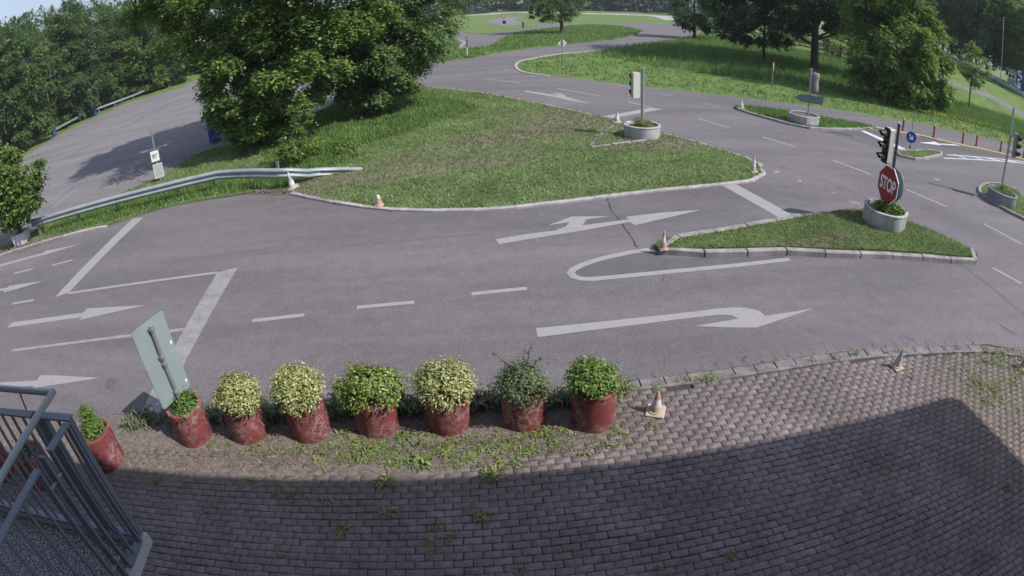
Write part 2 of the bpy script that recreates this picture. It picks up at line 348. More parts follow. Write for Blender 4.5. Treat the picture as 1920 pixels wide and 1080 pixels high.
def redtub():
    n = N('flaking_red_paint'); f = n.noise(11, 7, 0.85, dist=0.6); g = n.noise(2.2, 3, 0.6); h2 = n.noise(60, 3, 0.8)
    base = n.ramp(n.noise(5, 4, 0.7), [(0.3, (0.15, 0.03, 0.033)), (0.7, (0.24, 0.052, 0.055))])
    flake = n.ramp(f, [(0.46, 0), (0.58, .85)]); flake = n.math('MULTIPLY', flake, n.ramp(g, [(0.38, 0.1), (0.6, 1.0)]))
    c = n.mix(flake, base, n.ramp(h2, [(0.3, (0.25, 0.20, 0.19)), (0.7, (0.42, 0.37, 0.36))])); n.col(c); n.rough(0.7, 0, 0.35); n.bump(f, 0.5, 0.006); return n.m
M['redtub'] = redtub()
def wasch():
    n = N('exposed_aggregate'); v = n.t.nodes.new('ShaderNodeTexVoronoi'); v.inputs['Scale'].default_value = 75; n.l(n.geo.outputs['Position'], v.inputs['Vector'])
    sep = n.t.nodes.new('ShaderNodeSeparateColor'); n.l(v.outputs['Color'], sep.inputs[0])
    c = n.ramp(sep.outputs[0], [(0, (0.26, 0.27, 0.285)), (0.5, (0.36, 0.375, 0.39)), (1, (0.62, 0.62, 0.62))])
    c = n.mix(n.ramp(v.outputs['Distance'], [(0.35, 0), (0.62, 1)]), c, (0.07, 0.07, 0.075))
    n.col(c); n.rough(0.8); n.bump(n.math('SUBTRACT', 1.0, v.outputs['Distance']), 0.9, 0.01); return n.m
M['wasch'] = wasch()

# ------------------------------------------------------------------ ground sheets
def P(pts, z=0.0): return [G(x, y, z) for x, y in pts]
def slab(name, pts, z, mat, parent=None, label=None, depth=None):
    """flat polygon at height z with skirt down to the ground"""
    n = len(pts); v = [(p[0], p[1], z) for p in pts]; b = -0.02 if depth is None else z - depth
    v += [(p[0], p[1], b) for p in pts]
    fs = [tuple(range(n))] + [(i, i + n, (i + 1) % n + n, (i + 1) % n) for i in range(n)]
    o = MB().add(v, fs).build(name, mat, parent)
    bm = bmesh.new(); bm.from_mesh(o.data); bmesh.ops.triangulate(bm, faces=[f for f in bm.faces if len(f.verts) > 4]); bm.to_mesh(o.data); bm.free()
    return tag(o, label, kind=None if parent else 'structure')
def flat(name, pts, z, mat, parent=None):
    o = MB().add([(p[0], p[1], z) for p in pts], [tuple(range(len(pts)))]).build(name, mat, parent)
    bm = bmesh.new(); bm.from_mesh(o.data); bmesh.ops.triangulate(bm, faces=bm.faces[:]); 
    for f in bm.faces:
        if f.normal.z < 0: f.normal_flip()
    bm.to_mesh(o.data); bm.free()
    if not parent: tag(o, kind='structure')
    return o
def ribbon(pts, w, closed=False):
    pts = [Vector((p[0], p[1])) for p in pts]; L_, R_ = [], []
    for i, p in enumerate(pts):
        t = (pts[min(i + 1, len(pts) - 1)] - pts[max(i - 1, 0)]).normalized(); nn = Vector((-t.y, t.x)) * w / 2
        L_.append(p + nn); R_.append(p - nn)
    return L_, R_
def strip(name, pts, w, z, mat, parent=None):
    a, b = ribbon(pts, w); mb = MB(); n = len(a)
    mb.add([(p.x, p.y, z) for p in a + b], [(i, i + 1, n + i + 1, n + i) for i in range(n - 1)])
    o = mb.build(name, mat, parent)
    for f in o.data.polygons:
        if f.normal.z < 0: o.data.flip_normals(); break
    return o
def resample(pts, step):
    pts = [Vector((p[0], p[1])) for p in pts]; out = [pts[0]]; acc = 0
    for a, b in zip(pts, pts[1:]):
        L0 = (b - a).length; d = step - acc
        while d < L0: out.append(a.lerp(b, d / L0)); d += step
        acc = L0 - (d - step)
    if (out[-1] - pts[-1]).length > step * 0.3: out.append(pts[-1])
    return out
def kerb(name, pts, w, z0, z1, mat, seg=1.0, gap=0.012, jit=0.004, parent=None, kind='structure'):
    pts = resample(pts, seg); a, b = ribbon(pts, w); mb = MB()
    for i in range(len(pts) - 1):
        d = (pts[i + 1] - pts[i]); L0 = d.length
        if L0 < 0.03: continue
        e = min(0.45, gap / L0); q = random.uniform(-jit, jit); t = min(0.02, w * .2)
        A0, A1, B0, B1 = a[i].lerp(a[i + 1], e), a[i + 1].lerp(a[i], e), b[i].lerp(b[i + 1], e), b[i + 1].lerp(b[i], e)
        def ins(p, o_): v = (o_ - p); return p + v * (t / max(v.length, 1e-3))
        lo = [A0, A1, B1, B0]; hi = [ins(A0, B0), ins(A1, B1), ins(B1, A1), ins(B0, A0)]
        vs = [(p.x, p.y, z0) for p in lo] + [(p.x, p.y, z1 - t * .7 + q) for p in lo] + [(p.x, p.y, z1 + q) for p in hi]
        fs = [(8, 9, 10, 11)] + [(k, (k + 1) % 4, (k + 1) % 4 + 4, k + 4) for k in range(4)] + [(k + 4, (k + 1) % 4 + 4, (k + 1) % 4 + 8, k + 8) for k in range(4)]
        mb.add(vs, fs)
    o = mb.build(name, mat, parent)
    if not parent: tag(o, kind=kind)
    return o

# terrain: one sheet to the horizon
me = np_mesh('terrain', [(-900, -300, 0), (900, -300, 0), (900, 1200, 0), (-900, 1200, 0)], [(0, 1, 2, 3)])
ter = tag(link('terrain', me, M['field']), kind='structure'); ter.location.z = -0.012

EDGE = [(-60, 790), (133, 781), (167, 781), (237, 779), (268, 774), (380, 772), (404, 771), (498, 771), (524, 765), (611, 760), (633, 754), (743, 753), (782, 749), (881, 741), (929, 737), (1035, 730), (1054, 727), (1163, 716), (1266, 705), (1372, 690), (1498, 671), (1567, 662), (1633, 654.5), (1730, 650), (1828, 647), (1853, 646), (1903, 656), (1960, 670)]
ROAD = EDGE + [(2000, 700), (2000, 300), (1960, 290), (1920, 277), (1844, 257.6), (1777, 243), (1728.6, 232), (1663.5, 222.7), (1608, 213), (1560, 204.7), (1481, 195), (1408.6, 185), (1336, 178), (1288, 171), (1240, 166), (1197, 162.5), (1135, 154), (1074, 146), (1030, 142), (985, 136), (971, 131), (967, 123), (974, 115), (1010, 107), (1055, 100), (1113, 96), (1194, 87), (1250, 78), (1275, 74), (1305, 66), (1318, 58), (1300, 50), (1265, 45), (1100, 44.5), (1000, 44.5), (976, 45.5), (944, 47.8), (917, 51), (878, 55.5), (830, 61), (766, 66), (650, 80), (500, 112), (420, 128), (386, 142), (333, 167), (278, 182), (239, 192), (178, 221), (100, 258), (69, 280), (36, 300), (0, 335), (-60, 400)]
flat('road', P(ROAD), 0.004, M['asphalt'])
road = bpy.data.objects['road']
# paler car park surface beyond the guardrail
LOT = [(-60, 505), (25, 460), (80, 425), (150, 395), (219, 368), (304, 332), (335, 312), (365, 292), (400, 280), (480, 262), (540, 232), (594, 213), (640, 190), (560, 160), (500, 112), (420, 128), (386, 142), (333, 167), (278, 182), (239, 192), (178, 221), (100, 258), (69, 280), (36, 300), (0, 335), (-60, 400)]
flat('car_park_surface', P(LOT), 0.008, M['asphalt_pale'])
flat('bus_bay_surface', P([(1540, 247), (1608, 245), (1640, 243), (1679, 250), (1726, 257), (1797, 273), (1856, 285), (1920, 301), (1990, 318), (1990, 330), (1920, 306), (1880, 300), (1770, 291), (1752, 284), (1708, 285.5), (1690, 290), (1672, 286), (1640, 275), (1600, 262)]), 0.008, M['asphalt_dark'])
flat('patched_surface', P([(1226, 467), (1250, 484), (1320, 484), (1420, 481), (1474, 480), (1480, 486), (1380, 497), (1265, 508), (1140, 519), (1105, 522), (1085, 518), (1075, 511), (1078, 504), (1100, 495), (1140, 484)]), 0.007, M['asphalt_dark'])
far_patch = flat('far_road', P([(906, 41), (933, 33.6), (950, 32), (985, 31.5), (972, 34), (964, 37.5), (970, 41), (985, 44), (976, 46), (944, 48.5), (925, 45)]), 0.006, M['asphalt_pale'])
strip('far_path', P([(700, 40), (820, 33), (912, 27), (980, 22.5), (1100, 25.5), (1170, 27), (1230, 29.5), (1268, 34), (1290, 40)]), 13, 0.006, M['edging']); tag(bpy.data.objects['far_path'], kind='structure')
strip('distant_road', P([(700, 30), (900, 20), (1000, 16.5), (1100, 16), (1200, 16.5), (1290, 20), (1400, 30)]), 48, 0.006, M['asphalt_pale']); tag(bpy.data.objects['distant_road'], kind='structure')

# lawns
LAWN = [(-60, 497), (0, 479), (33, 468), (83, 453), (117, 443), (183, 427.5), (200, 425), (269, 402), (332, 385), (375, 377), (425, 370), (475, 362), (547, 363), (603, 375.6), (656, 385), (719, 393), (781, 396), (844, 396.5), (937, 393), (1000, 386), (1100, 374), (1200, 361.7), (1353, 346.7), (1407, 340), (1422, 334), (1430, 327), (1432, 320), (1427, 313), (1413, 303), (1395, 296), (1330, 275), (1247, 253), (1165, 229), (1130, 221), (1108, 215), (1069, 207), (1002, 193), (947, 182), (863, 169), (813, 165), (760, 165), (700, 172), (640, 190), (594, 213), (540, 232), (480, 262), (400, 280), (365, 292), (335, 312), (304, 332), (219, 368), (150, 395), (80, 425), (25, 460), (-60, 505)]
slab('lawn_ground', P(LAWN), 0.05, M['lawn'])
STOPI = [(1227, 467), (1233, 460), (1250, 453), (1333, 441.7), (1400, 430), (1473, 416.7), (1500, 411.7), (1560, 403.5), (1622, 395), (1702, 420), (1738, 434.8), (1779, 452.6), (1820, 473), (1831, 483), (1829, 487), (1785, 485), (1743, 480), (1658, 475), (1556, 472), (1476, 468), (1390, 470), (1326, 472), (1263, 474), (1246, 473), (1233, 470)]
slab('stop_island_ground', P(STOPI), 0.10, M['lawn'])
AB = [(1206, 58.6), (1178, 52), (1147, 48), (1100, 47), (1050, 51), (1034, 53), (995, 58), (969, 62), (948, 69), (933, 78), (920, 87), (875, 92), (858, 92), (862, 80), (855, 75), (831, 70), (760, 74), (690, 92), (720, 112), (790, 119), (822, 117), (886, 109), (947, 97), (1002, 90), (1047, 86), (1100, 80), (1147, 75), (1187, 67)]
slab('far_lawn_ground', P(AB), 0.05, M['field'])
slab('small_lawn_ground', P([(870, 61), (887, 54.9), (917, 51.9), (948, 49.3), (1000, 46.2), (1010, 48.5), (995, 54), (972, 55.5), (941, 59), (917, 63), (887, 64)]), 0.05, M['field'])
KI = [(1376, 203), (1389, 202), (1408, 202), (1481, 210.7), (1536, 221.5), (1600, 232), (1625, 237), (1637, 240), (1630, 243.5), (1600, 244), (1553, 244), (1517, 241.5), (1481, 234), (1432, 220.5), (1394, 210)]
slab('cycle_island_ground', P(KI), 0.08, M['field'])
MI = [(1679, 287), (1690, 284.5), (1708, 285), (1752, 283.5), (1764, 287), (1767, 291), (1732, 297), (1708, 297), (1690, 292)]
slab('sign_island_ground', P(MI), 0.08, M['lawn'])
NI = [(1834, 358), (1838, 351), (1850, 347), (1880, 348), (1905, 360), (1920, 374), (1985, 425), (1985, 445), (1920, 411), (1886, 395), (1856, 377), (1838, 364)]
slab('signal_island_ground', P(NI), 0.09, M['lawn'])
# kerbs and edgings
kerb('lawn_edging', P([(547, 364), (603, 376.5), (656, 386), (719, 394), (781, 397), (844, 397.5), (937, 394), (1000, 387), (1100, 375), (1200, 362.5), (1353, 347.5), (1407, 341), (1423, 335), (1431, 328), (1433, 320), (1428, 313), (1414, 303), (1395, 296)]), 0.15, -0.01, 0.065, M['edging'], 1.0, 0.004)
kerb('road_edging', P([(813, 165.5), (863, 169.5), (947, 182.5), (1002, 193.5), (1069, 207.5), (1108, 216)]), 0.16, -0.01, 0.06, M['edging'], 1.0, 0.004)
kerb('road_edging', P([(1245, 252), (1330, 275), (1395, 296)]), 0.14, -0.01, 0.055, M['kerb'], 1.0, 0.01)
kerb('meadow_edging', P([(1113, 96.5), (1055, 100.5), (1010, 107.5), (974, 115), (966, 122.5), (970, 131), (985, 137), (1030, 143)]), 0.2, -0.01, 0.05, M['edging'], 1.0, 0.004)
kerb('verge_edging', P([(0, 479.5), (33, 468.5), (83, 453.5), (117, 443.5), (183, 428), (200, 426)]), 0.12, -0.01, 0.055, M['edging'], 1.0, 0.004)
kerb('stop_island_kerb', P([(1500, 411), (1473, 416.7), (1400, 430), (1333, 442), (1250, 454.5), (1236, 460), (1229, 467), (1233, 474), (1247, 480), (1263, 483), (1326, 480), (1390, 479), (1446, 477.5), (1476, 476.5), (1556, 481), (1658, 483.5), (1743, 488), (1785, 492.5), (1826, 494), (1831, 484), (1820, 473)]), 0.16, -0.01, 0.13, M['kerb'], 0.95, 0.018, 0.008)
kerb('stop_island_kerb', P([(1500, 411), (1560, 403.5), (1622, 395)]), 0.12, -0.01, 0.11, M['kerb_old'], 0.9, 0.02, 0.01)
kerb('cycle_island_kerb', P([(1389, 201.5), (1377, 203.5), (1394, 211), (1432.6, 221.7), (1481, 235), (1517, 242), (1553, 244.4), (1600, 244), (1634, 242)]), 0.15, -0.01, 0.11, M['kerb'], 1.0, 0.015)
kerb('sign_island_kerb', P([(1764, 287.5), (1752, 283.7), (1708, 285.5), (1690, 284.5), (1679, 286.7), (1684.4, 293.5), (1708, 300.5), (1732, 299.5), (1767, 292), (1764, 287.5)]), 0.14, -0.01, 0.11, M['kerb'], 0.8, 0.015)
kerb('signal_island_kerb', P([(1905, 359), (1880, 347), (1850, 346), (1838.5, 351.5), (1833, 358), (1837, 365), (1856, 379), (1886, 397), (1920, 413.5), (1985, 448)]), 0.14, -0.01, 0.12, M['kerb'], 0.9, 0.015)
kerb('yellow_kerb', P([(1640, 241), (1678.5, 248.5), (1726, 256.2), (1749.6, 262), (1797, 272.6), (1856, 284.5), (1920, 300.8), (1985, 317)]), 0.16, -0.01, 0.10, M['kerb_yellow'], 1.0, 0.01)
# verge dirt at the asphalt edge (leaf litter swept to the edge)
flat('verge_soil', P([(-60, 497.5), (0, 478), (33, 467), (83, 452), (117, 442), (117, 436), (80, 443), (33, 456), (10, 463), (-60, 489)]), 0.056, M['soil'])
flat('verge_soil', P([(475, 361.5), (547, 362.5), (603, 375), (656, 384.4), (640, 378), (600, 367), (560, 354), (520, 352), (470, 356)]), 0.056, M['soil'])

# front kerb: a row of large stones, then a narrow edging, then pavers
def offs(pts, d):
    pts = [Vector((p[0], p[1])) for p in pts]; out = []
    for i, p in enumerate(pts):
        t = (pts[min(i + 1, len(pts) - 1)] - pts[max(i - 1, 0)]).normalized(); out.append(p + Vector((t.y, -t.x)) * d)
    return out
EW = resample(P([(-60, 786), (133, 781), (268, 776), (380, 772), (498, 769), (624, 757), (743, 752.5), (881, 741), (1035, 730), (1163, 716), (1266, 705), (1372, 690), (1498, 671), (1567, 662), (1633, 654.5), (1730, 650), (1828, 647), (1903, 656), (1960, 670), (1985, 690)]), 0.25)
flat('paving_bed', [(p.x, p.y) for p in offs(EW, 0.0)] + [(13.0, 4.0), (13, -2.0), (-14, -2.0), (-14, 5)], 0.012, M['joint'])
kerb('gutter_stones', offs(EW, 0.10), 0.18, 0.0, 0.026, M['kerb_old'], 0.36, 0.010, 0.006)
kerb('paving_edging', offs(EW, 0.235), 0.06, 0.0, 0.05, M['kerb_old'], 1.0, 0.006, 0.003)
def pavers():
    ang = R(3.4); cs, sn = math.cos(ang), math.sin(ang); bl, bw, g = 0.197, 0.0985, 0.0065
    edge = np.array([(p.x, p.y) for p in offs(EW, 0.29)]); edge = edge[np.argsort(edge[:, 0])]
    V = []; Fs = []; k = 0
    for j in range(-32, 70):
        for i in range(-66, 68):
            u = (i + 0.5 * (j % 2)) * bl + rng.uniform(-.002, .002) + 0.006 * math.sin(j * .7 + i * .21); v = j * bw + rng.uniform(-.002, .002) + 0.006 * math.sin(i * 0.23 + j * .5)
            x = u * cs - v * sn; y = u * sn + v * cs
            if not (-13 < x < 12.6 and -1.6 < y): continue
            if y > np.interp(x, edge[:, 0], edge[:, 1]) - 0.03: continue
            z = 0.045 + rng.uniform(-.0035, .0035) + 0.004 * math.sin(x * 2.1) * math.cos(y * 2.7)
            a = bl / 2 - g / 2; b = bw / 2 - g / 2; e = 0.007; tx, ty = rng.uniform(-.02, .02, 2); r = rng.uniform(-.02, .02)
            crn = rng.uniform(0.6, 1.0)
            o = [(-a + e, -b), (a - e, -b), (a, -b + e), (a, b - e), (a - e, b), (-a + e, b), (-a, b - e), (-a, -b + e)]
            for lv, (sc, zz) in enumerate(((1, -0.03), (1, -0.006), (0.0, 0.0))):
                for (p, q) in o:
                    if lv == 2: p2 = p - math.copysign(e * .7, p); q2 = q - math.copysign(e * .7, q)
                    else: p2, q2 = p, q
                    p3 = p2 - q2 * r; q3 = q2 + p2 * r
                    V.append((x + p3 * cs - q3 * sn, y + p3 * sn + q3 * cs, z + zz + p2 * tx + q2 * ty))
            for i8 in range(8):
                j8 = (i8 + 1) % 8
                Fs.append((k + i8, k + j8, k + 8 + j8, k + 8 + i8)); Fs.append((k + 8 + i8, k + 8 + j8, k + 16 + j8, k + 16 + i8))
            Fs.append((k + 16, k + 17, k + 18, k + 19)); Fs.append((k + 16, k + 19, k + 20, k + 23)); Fs.append((k + 20, k + 21, k + 22, k + 23))
            k += 24
    me = np_mesh('brick_paving', V, Fs); o = link('brick_paving', me, M['paver']); tag(o, kind='structure'); return o
pavers()
# soil ridge along the planters
def soilbed():
    pts = offs(EW, 0.02); V = []; Fs = []; cols = []
    sel = [p for p in pts if -12 < p.x < 1.6]
    for p in sel:
        w = 1.0 if p.x < 0.6 else max(0.15, 1.0 - (p.x - .6))
        cols.append([(p.x, p.y - t * 1.0 * w, 0.03 + (0.055 if 0 < t < 1 else -0.02) * random.uniform(.6, 1.2) * (1 - 0.55 * t)) for t in (0, .12, .3, .5, .7, .85, 1)])
    n = 7
    for c in cols: V += c
    for i in range(len(cols) - 1):
        for k in range(n - 1): Fs.append((i * n + k, i * n + k + 1, (i + 1) * n + k + 1, (i + 1) * n + k))
    o = link('planting_soil', np_mesh('planting_soil', V, Fs), M['soil']); tag(o, kind='structure')
soilbed()
def litterbed():
    pts = offs(EW, 0.98); V = []; Fs = []; sel = [p for p in pts if -12 < p.x < 1.3]; n = 9
    for i, p in enumerate(sel):
        w = 0.52 if p.x < -0.8 else max(.1, .52 * (1 - (p.x + .8) / 2.2)); w *= 1 + .16 * math.sin(i * .9) + .1 * math.sin(i * 2.3)
        V += [(p.x, p.y - t / (n - 1) * w, .046 + random.uniform(-.006, .012) - (.02 if t in (0, n - 1) else 0)) for t in range(n)]
    for i in range(len(sel) - 1):
        for k in range(n - 1): Fs.append((i * n + k, i * n + k + 1, (i + 1) * n + k + 1, (i + 1) * n + k))
    tag(link('planting_soil', np_mesh('planting_soil', V, Fs), M['soil']), kind='structure')
litterbed()

# ------------------------------------------------------------------ painted markings (parts of the road surface)
Z1 = 0.008
def mark(name, px, mat='paint', z=Z1): return flat(name, P(px), z, M[mat], road)
def line(name, px, w, mat='paint', z=Z1): return strip(name, P(px), w, z, M[mat], road)
mark('lane_arrow', [(929, 449), (936, 458.5), (1000, 447.5), (1100, 431.5), (1181.7, 416.7), (1190, 422.7), (1255, 408), (1315, 394), (1240, 399), (1173, 407), (1180, 411.7), (1092, 423), (1100, 411.7), (1143, 406), (1072, 406.5), (1027, 423), (1068, 417), (1061, 425), (1040, 433), (1000, 437.5)])
mark('lane_arrow', [(1005, 616), (1008, 633), (1100, 621), (1266.7, 600), (1346.7, 590.7), (1370, 591.7), (1385, 598), (1302, 612), (1360, 614.5), (1418, 615), (1525, 579), (1435, 593), (1423, 583), (1400, 578), (1376.7, 577), (1346.7, 579), (1300, 585)])
mark('lane_arrow', [(-20, 501), (0, 496.5), (80, 474.5), (87, 470), (108, 466.5), (152, 457.5), (76, 481), (82, 478), (0, 500.5), (-20, 506)])
mark('lane_arrow', [(-20, 546), (0, 541.7), (13, 540), (18, 536), (42, 532.5), (81.7, 527.5), (40, 540), (6, 549), (8, 545), (0, 546), (-20, 550)])
mark('lane_arrow', [(13, 615), (23, 605), (157, 586.7), (163, 579), (200, 576.7), (275, 572.7), (148, 600.7), (155, 595)])
mark('lane_arrow', [(-40, 721), (0, 717.6), (68.5, 714), (76, 704), (111, 704.6), (189, 709), (60, 728.7), (63, 724.4), (0, 727), (-40, 732)])
mark('lane_arrow', [(984, 170), (1033, 177), (1051, 179), (1033, 174), (1051, 175), (1063, 180.8), (1060.5, 182), (1110.5, 195), (1058, 187), (1050, 184), (984, 172.5)])
mark('lane_arrow', [(1723, 268), (1752.6, 266), (1760, 269.5), (1806, 272), (1803, 274), (1762, 271.5), (1764, 273)], 'paint_new', .0125)
mark('stop_line', [(250, 409.5), (269, 408), (130, 548.5), (103, 558)])
mark('stop_line', [(408, 511), (446, 502), (300, 776), (262, 779)], 'paint_worn')
mark('stop_line', [(1353, 348), (1380, 346), (1500, 412), (1473, 416)])
mark('stop_line', [(1127, 219.5), (1220, 202), (1243, 205), (1145, 223)])
mark('stop_line', [(1614, 246), (1621, 245.5), (1706, 283.5), (1694, 284)], 'paint_new', .0125)
line('lane_line', [(128, 550.5), (250, 532.5), (407, 511.5)], 0.11, 'paint')
line('lane_line', [(22, 658), (180, 637.5), (345, 618)], 0.11, 'paint_worn')
line('lane_line', [(1178, 191), (1222, 201.8)], 0.13)
for a, b in (((473, 602), (571, 591)), ((669, 577), (777, 567)), ((884, 551.5), (988, 541))): line('lane_dash', [a, b], 0.115)
for a, b in (((27, 513), (61, 504.5)), ((97, 498), (136, 488)), ((23, 570), (63, 563)), ((910.5, 148), (977, 155.5)), ((1045, 166), (1124, 180))): line('lane_dash', [a, b], 0.12)
for a, b in (((1310, 223), (1368, 240)), ((1430, 257), (1492, 276)), ((1562, 301), (1632, 327)), ((1700, 356), (1775, 388)), ((1845, 420), (1915, 458)), ((1862, 503), (1915, 532))): line('lane_dash', [a, b], 0.12)
for a, b in (((1141, 155.8), (1180, 161.9)), ((1227, 173.5), (1260, 179.3)), ((1317, 192.8), (1351, 200)), ((1240, 177.3), (1259, 180)), ((1555, 246.5), (1600, 256))): line('lane_dash', [a, b], 0.1, 'paint_faint')
line('lane_line', [(1218, 468), (1180, 474), (1137, 483), (1112, 490), (1090, 498), (1075, 505.5), (1070, 512), (1076, 519), (1090, 523), (1110, 523.7), (1140, 521), (1265, 509), (1380, 498), (1480, 486.5)], 0.15)
line('lane_line', [(1776, 290.5), (1850, 296), (1920, 303.5), (1960, 309)], 0.12, 'paint_new', .0125)
line('lane_line', [(1770, 297), (1830, 299.5), (1886, 303), (1940, 309)], 0.12, 'paint_new', .0125)
for a, b in (((1790, 290), (1815, 299)), (( 1820, 293), (1848, 301)), ((1848, 296), (1880, 303)), ((1880, 299.5), (1912, 306))): line('hatch_line', [a, b], 0.16, 'paint_new', .0123)
for a, b in (((80, 385), (131, 351)), ((97.5, 390), (145, 354)), ((304, 333), (400, 268)), ((-20, 436), (11, 419)), ((-20, 450), (15, 427.5)), ((-20, 473), (24, 447))): strip('parking_line', P([a, b]), 0.09, 0.012, M['paint'], road)
line('far_line', [(857, 92.5), (872, 80), (866, 76.5), (831, 70.5)], 0.3, 'paint')
for px in ([(1448, 321), (1458, 320), (1464, 324), (1454, 325)], [(1495, 338), (1502, 338), (1504, 341), (1497, 341)], [(1590, 376), (1612, 381), (1613, 384), (1592, 379)], [(1752, 334), (1762, 337), (1764, 339), (1754, 338)], [(946, 129.5), (955, 130), (955, 131), (946, 130.7)], [(1557, 361), (1566, 362), (1562, 364)]):
    mark('paint_fleck', px, 'paint_worn')
def crack_or_shadow(px, w, mat='crack_or_shadow'):
    pts = resample(P(px), 0.22); q = [Vector((p.x + random.uniform(-.035, .035), p.y + random.uniform(-.035, .035))) for p in pts]; a, b = [], []
    l, r_ = ribbon(q, w); 
    for i in range(len(l)): k = random.uniform(.25, 1.2); m = (l[i] + r_[i]) / 2; a.append(m + (l[i] - m) * k); b.append(m + (r_[i] - m) * k)
    n = len(a); MB().add([(p.x, p.y, 0.0065 if w < .05 else 0.0062) for p in a + b], [(i, i + 1, n + i + 1, n + i) for i in range(n - 1)]).build('crack_or_shadow', M[mat], road)
crack_or_shadow([(1137, 372), (1150, 398), (1165, 418), (1183, 448), (1197, 466)], 0.045)
crack_or_shadow([(1197, 466), (1245, 512), (1243, 530)], 0.018)
crack_or_shadow([(1423, 300), (1490, 322), (1560, 344), (1624, 371)], 0.03)
crack_or_shadow([(1330, 272), (1423, 300)], 0.02)
crack_or_shadow([(1762, 348), (1812, 362), (1834, 370)], 0.05)  # cast shadow of the right signal post, painted as a dark strip
crack_or_shadow([(1560, 250), (1640, 275), (1720, 322), (1762, 340)], 0.02)
crack_or_shadow([(1800, 495), (1860, 540), (1930, 600)], 0.14, 'tar')
crack_or_shadow([(1868, 605), (1905, 628)], 0.03)
crack_or_shadow([(1680, 634), (1700, 632), (1715, 640)], 0.07, 'tar')
crack_or_shadow([(640, 462), (760, 452), (900, 440)], 0.012); crack_or_shadow([(330, 490), (480, 470), (600, 445)], 0.01)
strip('crack_or_shadow', resample(P([(119, 300), (165, 275), (235, 238), (270, 220), (314, 197), (350, 182)]), 0.8), 0.12, 0.0105, M['crack_or_shadow'], road)
mark('tar_spot', [tuple((207 + 10 * math.cos(a) + 3 * math.sin(a), 719 - 11 * math.sin(a))) for a in [i * math.pi / 8 for i in range(16)]], 'tar', 0.0068)

# ------------------------------------------------------------------ vegetation tools (numpy)
def unit(v): return v / (np.linalg.norm(v, axis=1, keepdims=True) + 1e-9)
def leaves(Pp, Nn, size, aspect=0.62, fold=0.25):
    """one folded leaf (two triangles sharing the midrib -> one quad) per point"""
    n = len(Pp); Nn = unit(Nn); t = unit(np.cross(Nn, rng.normal(size=(n, 3)))); b = np.cross(Nn, t)
    s = size * rng.uniform(0.6, 1.3, (n, 1)); w = s * aspect
    V = np.stack([Pp - t * s * .5, Pp + b * w * .5 + Nn * s * fold * .3, Pp + t * s * .5, Pp - b * w * .5 + Nn * s * fold * .3], 1).reshape(-1, 3)
    return V, np.arange(4 * n).reshape(-1, 4)
def cloud(clumps, per, size, droop=0.15, shell=0.45, spray=0.0, twig=6):
    """clumps: rows cx cy cz rx ry rz. Leaves are gathered on twigs spread through each clump."""
    C = np.asarray(clumps, float); out_p = []; out_n = []
    nt = max(1, per // twig)
    for c in C:
        d = unit(rng.normal(size=(nt, 3))); rr = (shell + (1 - shell) * rng.random((nt, 1)) ** 0.6)
        p = c[:3] + d * rr * c[3:6]
        p = np.repeat(p, twig, 0); dd = np.repeat(d, twig, 0)
        p = p + rng.normal(size=p.shape) * size * np.array([1.2, 1.2, 0.7]) - np.array([0, 0, 1]) * droop * size * rng.random((len(p), 1)) * 3
        nn = dd * 0.5 + np.array([0, 0, 0.75]) + rng.normal(size=p.shape) * 0.45
        out_p.append(p); out_n.append(nn)
    return np.concatenate(out_p), np.concatenate(out_n)
def sprays(clumps, per, size, twig=16):
    """leaves sit in flat drooping sprays that point outward from each clump"""
    C = np.asarray(clumps, float); out_p = []; out_n = []; nt = max(2, per // twig); ctr = C[:, :3].mean(0)
    for c in C:
        m = c[3:6].mean(); d = unit(rng.normal(size=(nt, 3)) * [1, 1, .7]); o_ = unit((c[:3] - ctr)[None] * [1, 1, .4] + 1e-6)
        st = c[:3] + d * rng.random((nt, 1)) ** .5 * c[3:6] * .8
        di = unit(d * .7 + o_ * .8 + rng.normal(size=(nt, 3)) * .25 + [0, 0, -.28]); ln = m * rng.uniform(.45, 1.05, (nt, 1))
        t = (np.arange(twig) + .5) / twig; lat = unit(np.cross(di, [0, 0, 1.0])); up = np.cross(lat, di)
        side = rng.uniform(-1, 1, (nt, twig)) * (np.sin(np.pi * np.clip(t, .12, .96)) * .32)[None] * ln
        p = st[:, None] + di[:, None] * (t[None, :, None] * ln[:, None]) + lat[:, None] * side[..., None] - np.array([0, 0, 1]) * (t[None, :, None] ** 2 * ln[:, None] * .25)
        p = p + rng.normal(size=p.shape) * size * .25
        nn = np.broadcast_to(up[:, None], p.shape) + rng.normal(size=p.shape) * .38 + [0, 0, .3]
        out_p.append(p.reshape(-1, 3)); out_n.append(nn.reshape(-1, 3))
    return np.concatenate(out_p), np.concatenate(out_n)
def crown_clumps(c, r, n, cr=0.26, flat_=0.6, inner=0.55, zmin=None, top=None):
    d = unit(rng.normal(size=(n * 2, 3))); rad = inner + (1 - inner) * rng.random((n * 2, 1)) ** 0.5
    p = np.array(c) + d * rad * np.array(r) * 0.86
    if zmin is not None: p = p[p[:, 2] > zmin]
    p = p[:n]; m = (r[0] + r[1] + r[2]) / 3
    s = m * cr * rng.uniform(0.6, 1.35, (len(p), 1))
    return np.concatenate([p, s * rng.uniform(.85, 1.2, (len(p), 1)), s, s * flat_], 1)
